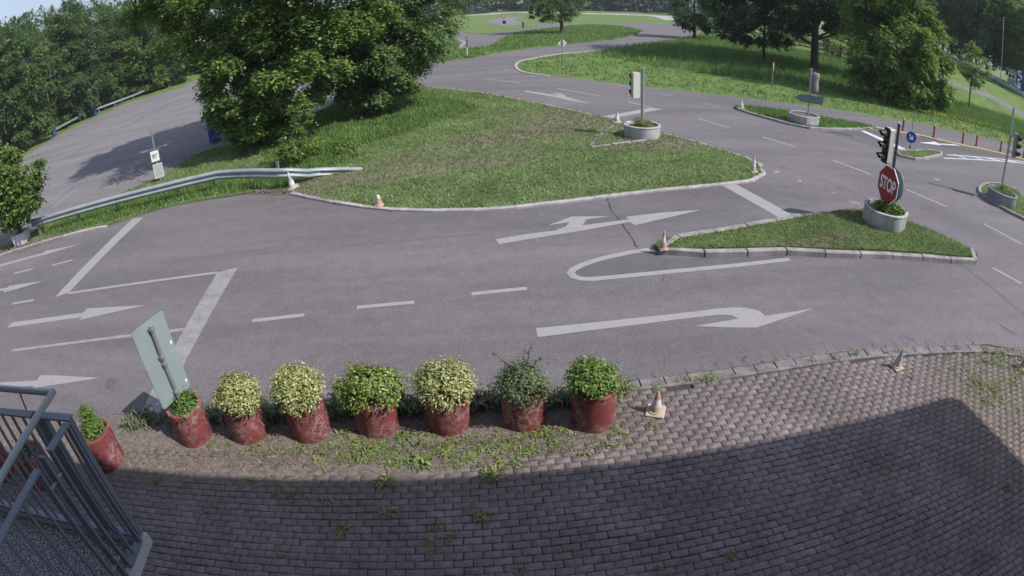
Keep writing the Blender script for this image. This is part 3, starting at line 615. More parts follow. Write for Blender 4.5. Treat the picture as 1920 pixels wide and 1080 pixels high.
def limb_mesh(base, clumps, th, trunk_top, k=12, lean=(0, 0)):
    mb = MB(); b = Vector(base); top = Vector((b.x + lean[0], b.y + lean[1], trunk_top))
    mb.tube([b + Vector((0, 0, -.05)), b + Vector((0, 0, .25)), b.lerp(top, .4) + Vector((random.uniform(-.1, .1), random.uniform(-.1, .1), 0)), b.lerp(top, .75), top], [th * 1.5, th * 1.08, th * .85, th * .6, th * .22], 10)
    idx = rng.choice(len(clumps), min(k, len(clumps)), replace=False)
    for i in idx:
        c = Vector(clumps[i][:3]); f = min(0.95, max(0.25, (c.z - b.z) / max(.1, trunk_top - b.z) - 0.25)); s = b.lerp(top, f)
        mid = s.lerp(c, .5) + Vector((0, 0, 0.06 * (c - s).length)); mb.tube([s, mid, c], [th * .34, th * .2, th * .06], 6, False)
    return mb
def tree(name, base, label, cat, group, mat, crowns, size, per, th, ttop, droop=0.2, limbs=12, nclump=40, zmin=0.3, cr=0.26, flat_=0.6, inner=0.5, kind_bark='bark', lean=(0, 0), aspect=0.62, shell=0.4):
    b = Vector(base); cl = []
    for q in crowns:
        ctr = (b.x + q[0], b.y + q[1], b.z + q[2]); cl.append(crown_clumps(ctr, q[3:6], int(nclump * (q[6] if len(q) > 6 else 1)), cr, flat_, inner, b.z + zmin))
    cl = np.concatenate(cl); p, n = sprays(cl, int(per * .8), size); p2, n2 = cloud(cl, int(per * .25), size, droop, .1); p = np.concatenate([p, p2]); n = np.concatenate([n, n2])
    keep = p[:, 2] > b.z + 0.05; p, n = p[keep], n[keep]
    V, Fs = leaves(p - np.array(b), n, size, aspect)
    root = empty(name, b); tag(root, label, cat, group)
    tm = limb_mesh((0, 0, 0), cl - np.array([b.x, b.y, b.z, 0, 0, 0]), th, ttop, limbs, lean)
    tm.build('trunk', M[kind_bark], root, True)
    link('crown', np_mesh('crown', V, Fs), M[mat], root)
    return root

def inpoly(pts, poly):
    poly = np.array([(p[0], p[1]) for p in poly]); x, y = pts[:, 0], pts[:, 1]; ins = np.zeros(len(pts), bool); j = len(poly) - 1
    for i in range(len(poly)):
        xi, yi = poly[i]; xj, yj = poly[j]
        c = ((yi > y) != (yj > y)) & (x < (xj - xi) * (y - yi) / (yj - yi + 1e-12) + xi); ins ^= c; j = i
    return ins
def scatter(poly, n, edge=None):
    A = np.array([(p[0], p[1]) for p in poly]); lo, hi = A.min(0), A.max(0); out = np.zeros((0, 2))
    while len(out) < n:
        q = rng.random((n * 2, 2)) * (hi - lo) + lo; out = np.concatenate([out, q[inpoly(q, poly)]])
    return out[:n]
def blades(name, pts, z, h, w, mat, n=3, lean=0.5, hvar=0.5):
    m = len(pts) * n; p = np.repeat(pts, n, 0) + rng.normal(size=(m, 2)) * h * .35
    a = rng.random(m) * 2 * np.pi; hh = h * rng.uniform(1 - hvar, 1 + hvar, m); l = rng.random(m) * lean * hh; a2 = a + rng.normal(size=m) * .8
    dx, dy = np.cos(a) * w / 2, np.sin(a) * w / 2; zz = np.broadcast_to(z, (m,)) if np.isscalar(z) else np.repeat(z, n)
    V = np.stack([np.stack([p[:, 0] - dx, p[:, 1] - dy, zz], 1), np.stack([p[:, 0] + dx, p[:, 1] + dy, zz], 1),
                  np.stack([p[:, 0] + np.sin(a2) * l, p[:, 1] - np.cos(a2) * l, zz + hh], 1)], 1).reshape(-1, 3)
    return link(name, np_mesh(name, V, np.arange(3 * m).reshape(-1, 3)), mat)

# ------------------------------------------------------------------ grass
def stuff(o, label): return tag(o, label, 'grass', kind='stuff')
LP = P(LAWN); q = scatter(LP, 42000); stuff(blades('grass', q, 0.045, 0.065, 0.028, M['blade'], 3, 1.0), 'short patchy green and straw coloured grass of the big triangular lawn')
q = scatter(P(STOPI), 7000); stuff(blades('grass', q, 0.095, 0.05, 0.016, M['blade'], 4, 1.0), 'short grass of the island under the stop sign tub')
q = np.concatenate([scatter(P(MI), 300), scatter(P(NI), 1600)]); stuff(blades('grass', q, 0.085, 0.07, 0.02, M['blade'], 3, .9), 'short grass of the two small islands at the right')
q = scatter(P(KI), 2600); stuff(blades('grass', q, 0.075, 0.11, 0.03, M['field_blade'], 3, .8), 'grass of the long narrow island beside the cycle path')
# taller grass of the verge in front of the guardrail and beneath the hornbeams
VG = P([(83, 448), (183, 424), (269, 399), (332, 382), (375, 374), (475, 358), (540, 356), (600, 322), (700, 290), (560, 300), (480, 318), (410, 332), (300, 358), (200, 384), (110, 418)])
stuff(blades('grass', scatter(VG, 5200), 0.045, 0.17, 0.035, M['field_blade'], 3, .8), 'longer bright grass along the guardrail')
UT = P([(430, 275), (480, 264), (540, 234), (594, 214), (640, 192), (760, 170), (830, 180), (900, 205), (800, 240), (700, 270), (600, 300), (540, 312)])
stuff(blades('grass', scatter(UT, 9000), 0.045, 0.15, 0.04, M['field_blade'], 3, .9), 'lush darker grass below the two large trees')
# meadow right of the main road
MEAD = P([(970, 130), (985, 136), (1074, 145), (1197, 161), (1336, 177), (1481, 194), (1608, 212), (1728, 231), (1844, 256), (1920, 275), (1985, 290), (1985, 240), (1900, 205), (1820, 190), (1700, 150), (1500, 95), (1400, 78), (1310, 68), (1250, 79), (1194, 88), (1113, 97), (1010, 108), (972, 118)])
q = scatter(MEAD, 52000); dd = np.hypot(q[:, 0], q[:, 1])
stuff(blades('grass', q[:14000], -0.01, 0.16, 0.05, M['field_blade'], 3, .8), 'mown green meadow right of the main road')
HI = P([(1230, 125), (1330, 140), (1440, 152), (1560, 170), (1640, 196), (1700, 205), (1760, 205), (1830, 200), (1750, 150), (1500, 95), (1400, 78), (1310, 68), (1250, 79), (1150, 92), (1120, 102)])
stuff(blades('tall_grass', scatter(HI, 20000), -0.01, 0.42, 0.055, M['field_blade'], 3, .7), 'tall uncut grass under the big tree on the right')
HP = P([(1740, 215), (1800, 226), (1860, 242), (1920, 262), (1985, 280), (1985, 238), (1920, 225), (1860, 208), (1810, 196), (1760, 200)])
stuff(blades('tall_grass', scatter(HP, 14000), -0.01, 0.34, 0.04, M['field_blade'], 3, .7), 'seeding tall meadow grass around the small tree')
q = scatter(P(AB), 16000); stuff(blades('grass', q, 0.045, 0.2, 0.09, M['field_blade'], 2, .8), 'grass of the far lawn with the young tree')
FP = P([(1730, 214), (1790, 224), (1850, 238), (1880, 250), (1850, 244), (1790, 232), (1735, 219)])
q = scatter(FP, 420); V, Fs = leaves(np.concatenate([q, rng.uniform(.25, .42, (len(q), 1))], 1), rng.normal(size=(len(q), 3)) * .3 + [0, 0, 1], 0.07, 1.0)
tag(link('meadow_flowers', np_mesh('meadow_flowers', V, Fs), M['flower']), 'small yellow flowers dotted through the meadow near the red bollards', 'flowers', kind='stuff')

# ------------------------------------------------------------------ weeds
def rosette(name, c, r, n, mat, parent=None, h=0.5, narrow=0.3):
    V = []; Fs = []
    for i in range(n):
        a = random.uniform(0, 2 * math.pi); l = r * random.uniform(.5, 1.15); w = l * narrow * random.uniform(.7, 1.2); up = h * random.uniform(.25, 1.0)
        d = Vector((math.cos(a), math.sin(a), 0)); s = Vector((-d.y, d.x, 0)); b = len(V); z0 = Vector((0, 0, 1))
        p0 = Vector((0, 0, 0.005)); p1 = d * l * .45 + z0 * l * up * .75; p2 = d * l * .8 + z0 * l * up * .8; p3 = d * l + z0 * l * up * .5
        V += [p0 - s * w * .12, p0 + s * w * .12, p1 + s * w * .42, p1 - s * w * .42, p2 + s * w * .38, p2 - s * w * .38, p3 + s * .004, p3 - s * .004]
        Fs += [(b, b + 1, b + 2, b + 3), (b + 3, b + 2, b + 4, b + 5), (b + 5, b + 4, b + 6, b + 7)]
    return [tuple(Vector(v) + Vector(c)) for v in V], Fs
def weedmass(name, items, mat, label):
    V = []; Fs = []
    for (x, y, z, r, n, h, nr) in items:
        v, f = rosette('', (x, y, z), r, n, mat, h=h, narrow=nr); b = len(V); V += v; Fs += [tuple(i + b for i in q_) for q_ in f]
    return tag(link(name, np_mesh(name, V, Fs), mat), label, 'weeds', kind='stuff')
gp = [(p.x + random.gauss(0, .02), p.y + abs(random.gauss(0, .10)), .012) for p in offs(EW, -.01) for _ in range(26) if -11 < p.x < 11]
V, Fs = leaves(np.array(gp), rng.normal(size=(len(gp), 3)) * .5 + [0, 0, 1], .016, .7); tag(link('grit', np_mesh('grit', V, Fs), M['litter']), 'grit and crumbs gathered on the asphalt along the front kerb', 'grit', kind='stuff')
it = []
for _ in range(330):     # in the shade between and behind the tubs
    px = random.uniform(240, 1165); t = (px - 240) / 925; py = 790 - 45 * t + random.uniform(-6, 22)
    p = G(px, py); it.append((p.x, p.y, 0.05, random.uniform(.08, .19), 11, 1.7, .18))
weedmass('weeds', it, M['leaf_greygreen'], 'dark green weeds growing between the red planters')
it = []
for _ in range(330):     # sunny strip in front
    px = random.choice([random.gauss(780, 130), random.gauss(780, 130), random.uniform(350, 1180)]); t = abs(px - 800) / 450; py = random.uniform(815, 885 - 25 * t)
    if px > 1020: py -= 12
    p = G(px, py); it.append((p.x, p.y, 0.05, random.uniform(.03, .10), random.randint(6, 13), .5, .22))
weedmass('weeds', it, M['leaf_weed'], 'small pale green weeds in the sunny strip before the planters')
it = []
for cx, cy, sx, sy, n in ((1860, 675, 22, 11, 60), (1905, 700, 12, 20, 44), (1825, 722, 14, 9, 26), (1858, 745, 16, 16, 44), (1895, 750, 14, 30, 16), (1790, 690, 30, 18, 16), (1315, 716, 22, 3, 12), (1608, 665, 6, 5, 5), (1190, 735, 30, 4, 12), (1480, 678, 50, 4, 7), (1690, 664, 20, 3, 5)):
    for _ in range(n):
        p = G(random.gauss(cx, sx), random.gauss(cy, sy)); it.append((p.x, p.y, 0.044, random.uniform(.04, .10), 10, .9, .16))
weedmass('weeds', it, M['leaf_weed'], 'grassy weeds in the joints along the kerb and at the far paving corner')
# larger plants one can count
WP = [(680, 858, .17), (790, 872, .2), (930, 888, .2), (838, 850, .15), (960, 838, .13), (1025, 810, .16), (648, 815, .15), (480, 838, .15), (440, 822, .1), (725, 905, .18), (1000, 848, .12), (600, 880, .09), (870, 780, .12), (760, 825, .16), (905, 838, .13), (1225, 797, .1),
      (296, 902, .11), (468, 903, .09), (515, 925, .09), (545, 925, .09), (612, 940, .1), (640, 998, .13), (728, 963, .15), (820, 985, .08), (845, 1008, .08), (812, 1022, .1), (905, 967, .13), (1375, 1045, .1), (1405, 993, .06), (1720, 868, .07), (1830, 925, .07), (1890, 915, .12), (1700, 800, .07), (1775, 755, .07), (1573, 772, .05), (1445, 812, .05), (1620, 1050, .06), (1240, 1065, .06), (530, 1040, .08), (380, 960, .08), (250, 975, .1), (1050, 1030, .06), (970, 1070, .08)]
seen = {}
for i, (px, py, r) in enumerate(WP):
    p = G(px, py, .045); v, f = rosette('', (0, 0, 0), r * .8, 14 if r > .1 else 9, None, h=.8, narrow=.2)
    for _k in range(3 if r > .07 else 1):
        a_ = random.uniform(0, 6.28); v2, f2 = rosette('', (r * .6 * math.cos(a_), r * .5 * math.sin(a_), 0), r * random.uniform(.4, .65), 9, None, h=.9, narrow=.24); b_ = len(v); v += v2; f += [tuple(q_ + b_ for q_ in ff) for ff in f2]
    o = link('weed_plant', np_mesh('weed_plant', v, f), M['leaf_weed']); o.location = p
    edge = np.interp(px, [300, 540, 830, 1000, 1200, 1440, 1750], [888, 897, 894, 882, 862, 825, 754])
    marks = [(330, 'the planter with the sign post'), (455, 'the flaking planter'), (560, 'the tallest yellow shrub'), (665, 'the wide green and white shrub'), (780, 'the flattened yellow shrub'), (915, 'the straggly grey green shrub'), (1050, 'the rightmost red planter'), (1180, 'the orange cone'), (1330, 'the bare sunny bricks'), (1560, 'the far dirty cone'), (1900, 'the weedy paving corner')]
    near = min(marks, key=lambda m: abs(m[0] + 55 - px))[1]
    sz = 'tiny' if r < .075 else 'small' if r < .1 else 'mid sized' if r < .14 else 'large'
    if px > 1790 or py < edge: lb = sz + ' leafy weed on sunny ground, below ' + near.replace('the ', ''); g = 'weeds in the sunny paving'
    else: lb = sz + ' weed in brick joints, ' + ('just inside the shade' if py < edge + 60 else 'midway into shade' if py < edge + 130 else 'deep in shade') + ', below ' + near.replace('the ', ''); g = 'weeds in the shaded paving'
    if lb in seen: print('DUP', lb, px, py); lb = ('lower ' if py > seen[lb] + 3 else 'upper ' if py < seen[lb] - 3 else 'neighbouring ') + lb
    if lb in seen: lb = 'leftmost ' + lb.replace('lower ', '').replace('upper ', '').replace('neighbouring ', '')
    seen[lb] = py; tag(o, lb, 'weed', g)
it = []
for cx, cy, k in ((925, 236, 16), (955, 262, 6), (930, 225, 6), (860, 250, 5), (1320, 390, 0)):
    for _ in range(k): p = G(random.gauss(cx, 7), random.gauss(cy, 4)); it.append((p.x, p.y, .05, random.uniform(.12, .22), 14, 1.3, .1))
for _ in range(150):
    p = G(random.uniform(600, 1380), random.uniform(190, 385))
    if inpoly(np.array([[p.x, p.y]]), LP)[0]: it.append((p.x, p.y, .05, random.uniform(.06, .14), 8, 1.0, .14))
for _ in range(60):
    p = G(random.uniform(1260, 1800), random.uniform(410, 480))
    if inpoly(np.array([[p.x, p.y]]), P(STOPI))[0]: it.append((p.x, p.y, .10, random.uniform(.04, .09), 8, .9, .16))
weedmass('weeds', it, M['leaf_weed'], 'light green tufts standing out of the mown lawns')
# litter
n = 26000; px = rng.uniform(235, 1230, n); t = (px - 235) / 995; py = 775 - 40 * t + rng.random(n) ** 1.3 * (118 - 8 * t)
pp = np.array([tuple(G(a, b, 0.055)) for a, b in zip(px, py)])
keep = rng.random(len(pp)) > np.clip((px - 1000) / 230, 0, .97); pp = pp[keep]; n = len(pp)
V, Fs = leaves(pp, rng.normal(size=(n, 3)) * .45 + [0, 0, 1], 0.026, .4)
tag(link('leaf_litter', np_mesh('leaf_litter', V, Fs), M['litter']), 'dry brown leaf litter and twigs around the feet of the planters', 'litter', kind='stuff')
px = rng.uniform(260, 1915, 2600); py = rng.uniform(760, 1079, 2600); pp = np.array([tuple(G(a, b, 0.053)) for a, b in zip(px, py)])
V, Fs = leaves(pp, rng.normal(size=(len(pp), 3)) * .3 + [0, 0, 1], 0.014, .5); tag(link('leaf_litter', np_mesh('leaf_litter', V, Fs), M['litter']), 'fine brown bits of dry leaf scattered over the brick paving', 'litter', kind='stuff')
it = []
for _ in range(420):
    a, b = random.uniform(300, 1915), random.uniform(780, 1078)
    if random.random() < .45: a, b = random.gauss(1720, 110), random.gauss(900, 90)
    if b > 1078: continue
    p = G(a, b); it.append((p.x, p.y, 0.04, random.uniform(.015, .045), 7, .8, .2))
weedmass('weeds', it, M['leaf_weed'], 'tiny sprouts in the joints of the brick paving')
q = []
for _ in range(900): a = random.choice([(-.0)]); x = random.uniform(-20, 120); q.append(tuple(G(x, 478 - x * .31 + random.uniform(-9, 3), .062)))
for _ in range(900): x = random.uniform(470, 640); q.append(tuple(G(x, np.interp(x, [470, 547, 640], [360, 360, 379]) + random.uniform(-6, 3), .062)))
q = np.array(q); V, Fs = leaves(q, rng.normal(size=(len(q), 3)) * .3 + [0, 0, 1], 0.05, .6)
tag(link('leaf_litter', np_mesh('leaf_litter', V, Fs), M['litter']), 'reddish brown dry leaves swept against the grass verge', 'litter', kind='stuff')

# ------------------------------------------------------------------ trees
bT1 = G(490, 268); bT2 = G(700, 212)
tree('hornbeam', bT1, 'large sunlit tree with low sweeping branches between the car park and the triangular lawn', 'tree', 'big trees on the lawn', 'leaf_horn',
     [(0.6, 0.2, 8.6, 6.2, 5.8, 5.6, 1.15), (3.2, 1.0, 6.5, 3.6, 3.4, 4.2, .4), (2.0, .6, 3.9, 3.0, 2.6, 2.1, .36), (1.0, -0.8, 3.6, 3.5, 3.0, 3.2, .7), (0.9, -1.6, 1.9, 1.5, 1.4, 1.9, .2), (-3.4, 0.3, 8.0, 3.0, 3.2, 3.2, .4), (0.0, -1.2, 1.3, 1.2, 1.2, 1.0, .1)], 0.17, 850, 0.28, 9, nclump=105, cr=0.19, flat_=0.5, limbs=22, zmin=.5, droop=.35)
tree('hornbeam', bT2, 'dense dark tree reaching over the road entrance, right beside the larger sunlit tree', 'tree', 'big trees on the lawn', 'leaf_mid',
     [(-0.1, 0.3, 6.6, 5.0, 4.6, 5.8, 1.2), (0.2, 0.2, 2.8, 3.4, 3.0, 2.2, .6), (-.2, -1.1, 2.2, 3.0, 2.0, 1.7, .5), (2.4, 1.5, 3.6, 2.2, 2.2, 2.2, .25)], 0.16, 760, 0.25, 9, nclump=80, cr=0.2, flat_=0.5, limbs=18, zmin=.6, droop=.3)
b = G(740, 128); tree('maple', b, 'tree behind the dark one with a branch hanging over the far lawn', 'tree', 'big trees on the lawn', 'leaf_mid',
     [(3, 2, 8.5, 8.0, 6, 5.0, 1.0)], 0.22, 420, 0.3, 9, nclump=70, cr=0.19, limbs=14)
# tree belt along the far side of the car park
EDGEPX = [(-60, 345), (0, 318), (36, 300), (69, 280), (100, 258), (178, 221), (239, 192), (278, 182), (333, 167), (386, 142)]
def edge_y(x): return float(np.interp(x, [p[0] for p in EDGEPX], [p[1] for p in EDGEPX]))
belt = [(-30, 4, 60, 4.4, 'leaf_mid', 'leafy tree cut off by the frame, nearest in the belt behind the car park'),
        (18, 5, 62, 4.4, 'leaf_conifer', 'broad dark tree left of the lamp post and first blue barrel'),
        (66, 4, 52, 4.2, 'leaf_mid', 'broad green tree reaching over the first blue barrel'),
        (112, 5, 40, 4.4, 'leaf_conifer', 'tall dark tree between the two blue barrels'),
        (152, 5, 22, 4.4, 'leaf_dark', 'tall tree directly behind the second blue barrel'),
        (198, 5, 15, 4.6, 'leaf_conifer', 'dark crowned tree right of the second blue barrel'),
        (236, 4, 22, 4.6, 'leaf_mid', 'mid green tree with a dark trunk at the edge of the car park'),
        (282, 6, 20, 4.8, 'leaf_horn', 'bright leafy tree at the far corner of the car park'),
        (325, 8, 6, 5.0, 'leaf_mid', 'yellow green tree seen just left of the big sunlit tree'),
        (380, 14, -20, 6.5, 'leaf_dark', 'tall tree largely hidden behind the big sunlit tree'),
        (45, 13, 48, 5.0, 'leaf_dark', 'dark tree of the second row above the first blue barrel'),
        (92, 13, 42, 5.0, 'leaf_dark', 'dark pointed tree of the second row above the lamp post'),
        (135, 13, 30, 5.0, 'leaf_dark', 'dark tree of the second row between the barrels'),
        (178, 14, 16, 5.2, 'leaf_dark', 'dark tree of the second row above the second barrel'),
        (222, 14, 12, 5.5, 'leaf_conifer', 'tree of the second row behind the one with the dark trunk'),
        (268, 16, 10, 5.5, 'leaf_dark', 'tree of the second row behind the bright far corner tree'),
        (310, 18, 4, 6.0, 'leaf_conifer', 'tall tree of the second row left of the big sunlit tree')]
for px, back_, ytop, r, mt, lb in belt:
    e = G(px, edge_y(px)); dl = e.length; b = Vector((e.x, e.y, 0)) * (1 + (back_ + 2.0) / math.hypot(e.x, e.y)); hh = hz(b, px, ytop) * 1.2
    tree('belt_tree', b, lb, 'tree', 'tree belt along the car park', mt, [(0, 0, hh * .52, r, r, hh * .52, 1), (0, 0, 1.7, r * .8, r * .6, 1.7, .25)], 0.27, 300, 0.22, hh * .75, nclump=82, cr=0.2, limbs=8, zmin=.1, inner=.4)
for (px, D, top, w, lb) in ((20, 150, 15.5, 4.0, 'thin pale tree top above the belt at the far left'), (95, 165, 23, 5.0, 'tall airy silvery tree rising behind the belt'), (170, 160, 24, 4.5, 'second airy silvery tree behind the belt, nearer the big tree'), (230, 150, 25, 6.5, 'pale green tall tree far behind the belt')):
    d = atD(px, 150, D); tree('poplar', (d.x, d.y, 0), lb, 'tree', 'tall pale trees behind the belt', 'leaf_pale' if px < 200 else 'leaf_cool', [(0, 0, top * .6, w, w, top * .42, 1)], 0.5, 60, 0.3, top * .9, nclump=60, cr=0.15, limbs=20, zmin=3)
# young tree of the far lawn
b = G(1053, 63); tree('young_tree', b, 'young round tree with a dark trunk on the far lawn behind the diamond sign', 'tree', None, 'leaf_mid',
     [(-0.3, 0, 5.2, 4.3, 3.8, 3.9, 1.0), (-2.6, 0, 3.0, 1.9, 2, 1.3, .2)], 0.2, 330, 0.22, 6, nclump=70, cr=0.2, limbs=14, zmin=1.4)
# right group
b5 = G(1526, 134); tree('oak', b5, 'massive spreading tree with thick dark trunk on the right meadow', 'tree', 'trees on the right meadow', 'leaf_dark',
     [(1, 2, 9.8, 13.5, 11, 5.4, 1.5), (-7.5, 0, 5.8, 6.0, 5, 3.2, .5), (6, 1, 6.5, 7, 5, 3.2, .5), (-1, 3, 5.5, 7, 4, 2.4, .35)], 0.26, 480, 0.40, 9.5, nclump=115, cr=0.15, flat_=.5, limbs=34, zmin=2.6)
b = G(1432, 116); tree('hawthorn', b, 'small dark tree with bare visible branches under the massive one', 'tree', 'trees on the right meadow', 'leaf_dark',
     [(-.5, 0, 4.4, 5.4, 4.0, 3.4, 1.1), (-3.8, 1, 3.8, 4.0, 3.0, 3.0, .6)], 0.24, 320, 0.14, 6, nclump=56, cr=0.17, limbs=26, zmin=.9)
b = G(1302, 74); tree('hawthorn', b, 'leafy low tree at the bend, left end of the right meadow', 'tree', 'trees on the right meadow', 'leaf_dark',
     [(0.6, 0, 5.0, 4.4, 3.4, 4.8, 1.2)], 0.28, 320, 0.2, 6, nclump=44, cr=0.22, limbs=10, zmin=.8)
b = G(1672, 192); tree('lime_tree', b, 'broad dense tree clothed in leaves to the ground left of the small tree', 'tree', 'trees on the right meadow', 'leaf_horn',
     [(0, 0, 4.4, 4.9, 4.0, 4.4, 1.3), (3.2, -.6, 2.7, 3.2, 2.8, 2.6, .6), (-0.6, 1.0, 9.0, 4.2, 3.8, 4.4, .8), (0.2, 0, 1.4, 4.6, 3.4, 1.4, .45)], 0.22, 540, 0.25, 10, nclump=70, cr=0.2, limbs=12, zmin=.25, droop=.4)
b = G(1816, 205); tree('small_tree', b, 'small round tree on a thin trunk in the tall grass by the right path', 'tree', 'trees on the right meadow', 'leaf_horn',
     [(0.3, 0, 4.3, 2.2, 1.9, 2.4, 1.0), (1.2, 0, 3.0, .8, .8, .6, .12)], 0.15, 170, 0.075, 4.6, nclump=52, cr=0.2, limbs=22, zmin=1.7)
for px, py, D, hh, r, lb in ((1575, 112, 82, 4.2, 3.0, 'bright sunlit bush right of the thick trunk'), (1618, 104, 92, 6.0, 3.4, 'taller bright bush between thick trunk and dense tree'), (1480, 92, 100, 4.0, 4.5, 'low bright bush seen under the massive tree'), (1380, 74, 110, 4.2, 4.5, 'pale bright bush at the far road bend')):
    d = atD(px, py, D); b = G(px, py + 5) if G(px, py + 5).length < D else Vector((d.x, d.y, 0))
    tree('bush', (d.x, d.y, 0), lb, 'bush', 'sunlit bushes behind the meadow', 'leaf_fresh', [(0, 0, hh * .5, r, r, hh * .5, 1)], 0.26, 240, 0.12, hh * .6, nclump=26, cr=0.26, limbs=5, zmin=.1)
# ground bank on the far right
def bank():
    xs = [1690, 1740, 1767, 1796, 1854, 1920, 2000, 2080]
    rows = []
    lowy = [166, 180, 186, 194, 212, 236, 270, 306]; y1 = [128, 148, 154, 163, 184, 219, 262, 306]; y2 = [120, 140, 147, 156, 176, 211, 254, 298]; y3 = [62, 88, 103, 121, 149, 186, 232, 280]
    rows.append([G(x, y, -0.02) for x, y in zip(xs, lowy)])
    rows.append([atD(x, y, 66) for x, y in zip(xs, y1)]); rows.append([atD(x, y, 68.5) for x, y in zip(xs, y2)])
    D3 = [100, 98, 97, 95, 90, 85, 82, 80]
    r3 = [atD(x, y, d) for x, y, d in zip(xs, y3, D3)]; rows.append(r3)
    rows.append([Vector((p.x * 1.9, p.y * 1.9, p.z + .3)) for p in r3])
    V = [tuple(p) for r in rows for p in r]; n = len(xs)
    f = lambda a: [(a * n + i, a * n + i + 1, (a + 1) * n + i + 1, (a + 1) * n + i) for i in range(n - 1)]
    o = link('grass_bank', np_mesh('grass_bank', V, f(0) + f(2) + f(3)), M['field']); tag(o, kind='structure')
    o = link('bank_path', np_mesh('bank_path', V, f(1)), M['asphalt_pale']); tag(o, kind='structure')
    return rows
rows = bank()
# forest on the far right
fr = [(1700, 78, 104, 15, 5.0), (1735, 84, 106, 17, 5.2), (1768, 96, 104, 16, 4.8), (1798, 108, 108, 18, 5.0), (1830, 120, 103, 17, 4.8), (1862, 132, 100, 16, 4.6), (1888, 140, 108, 19, 5), (1915, 158, 100, 17, 4.8), (1950, 178, 96, 16, 4.8), (1600, 60, 125, 13, 6), (1655, 66, 118, 15, 6)]
names = ['at the left end of the forest edge', 'second in the forest edge, left of the far lamp post', 'behind the start of the long guardrail', 'above the small round tree', 'just right of the small round tree top', 'directly beside the far thin lamp post', 'behind the grey booth', 'behind the blue and white panel', 'cut off at the right border', 'farthest behind the bright bushes', 'behind the dense tree clothed to the ground']
for (px, py, D, hh, r), nm in zip(fr, names):
    d = atD(px, py, D); tree('forest_tree', d, 'tall dark forest tree ' + nm, 'tree', 'forest edge at the far right', 'leaf_mid' if len(nm) % 3 else 'leaf_horn', [(0, 0, hh * .5, r * 1.35, r * 1.2, hh * .52, 1)], 0.42, 260, 0.25, hh * .8, nclump=85, cr=0.2, limbs=8, zmin=-.5, inner=.35)
for i, px in enumerate((1560, 1640, 1715, 1785, 1850, 1905, 1965)):
    d = atD(px, float(np.interp(px, [1560, 1640, 1735, 1830, 1950], [52, 62, 84, 120, 178])), 124); nm = ('above the bright bushes', 'between bright bushes and forest', 'over the start of the guardrail', 'over the small round tree', 'over the lamp post', 'over the booth', 'at the right border')[i]
    tree('forest_tree', d, 'rear row forest tree forming the dark mass ' + nm, 'tree', 'rear row of the far right forest', 'leaf_dark', [(0, 0, 10, 8.5, 7, 10.5, 1)], 0.6, 190, 0.3, 15, nclump=70, cr=0.2, limbs=5, zmin=-1, inner=.3)
# far tree row along the top of the picture
pxs = [780, 830, 880, 930, 985, 1040, 1090, 1140, 1190, 1240, 1290, 1350, 1420, 1500]
whr = ['left of the yield sign, hidden by the near trees', 'at the left end of the far guardrail', 'left of the yield sign', 'right above the yield sign', 'left of the young round tree', 'behind the young round tree', 'just right of the young round tree', 'third right of the young round tree', 'above the middle of the upper guardrail', 'above the end of the upper guardrail', 'behind the low tree at the bend', 'second behind the bend', 'third behind the bend', 'fourth behind the bend']
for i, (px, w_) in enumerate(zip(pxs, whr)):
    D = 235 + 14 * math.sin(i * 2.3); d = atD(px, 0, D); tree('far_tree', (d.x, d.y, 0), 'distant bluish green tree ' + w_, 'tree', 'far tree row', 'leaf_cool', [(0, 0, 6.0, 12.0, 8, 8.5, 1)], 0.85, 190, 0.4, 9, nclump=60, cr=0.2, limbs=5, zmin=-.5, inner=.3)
# sapling and undergrowth beside the guardrail end
b = G(566, 318); tree('sapling', b, 'leafy sapling with upright shoots behind the tall white cone', 'sapling', None, 'leaf_horn', [(-.2, .2, .75, .75, .7, .7, .8), (0.1, .3, 1.9, .45, .45, .75, .4)], 0.10, 90, 0.03, 2.3, nclump=34, cr=0.26, limbs=12, zmin=.05)
b = G(600, 292); tree('undergrowth_bush', b, 'low yellow green bush growing right of the sapling', 'bush', None, 'leaf_fresh', [(0.4, 0, .3, 1.2, .9, .4, 1)], 0.10, 90, 0.02, .4, nclump=24, cr=0.26, limbs=3, zmin=.02)
b = G(690, 215); tree('undergrowth_bush', b, 'dark low bush at the foot of the dark tree', 'bush', None, 'leaf_mid', [(0.0, -.6, .4, 1.6, 1.0, .6, 1)], 0.12, 90, 0.02, .5, nclump=22, cr=0.26, limbs=3, zmin=.02)

# ------------------------------------------------------------------ red concrete tubs and their plants
def tubmesh(r, h, t=0.05, jit=0.004):
    return MB().lathe([(r * .99, 0), (r, .02), (r, h * .5), (r * 1.005, h - .015), (r - .012, h), (r - t + .01, h), (r - t, h - .02), (r - t, h - .1), (0.02, h - .1)], 40, jit=jit)
def place(px, py, r):                     # bottom front pixel -> centre
    p = G(px, py); d = Vector((p.x, p.y)).normalized(); return Vector((p.x + d.x * r, p.y + d.y * r, 0.045))
TR, TH = 0.275, 0.56
def red_tub(px, py, label, rz):
    c = place(px, py, TR); root = empty('red_planter', c, rz)
    tag(root, label, 'planter', 'red concrete planters')
    o = tubmesh(TR, TH).build('tub', M['redtub'], root, True); autosmooth(o)
    s = MB().lathe([(TR - .051, 0), (TR * .5, .02), (.01, .03)], 20, (0, 0, TH - .085), jit=.02).build('soil', M['soil'], root)
    return c
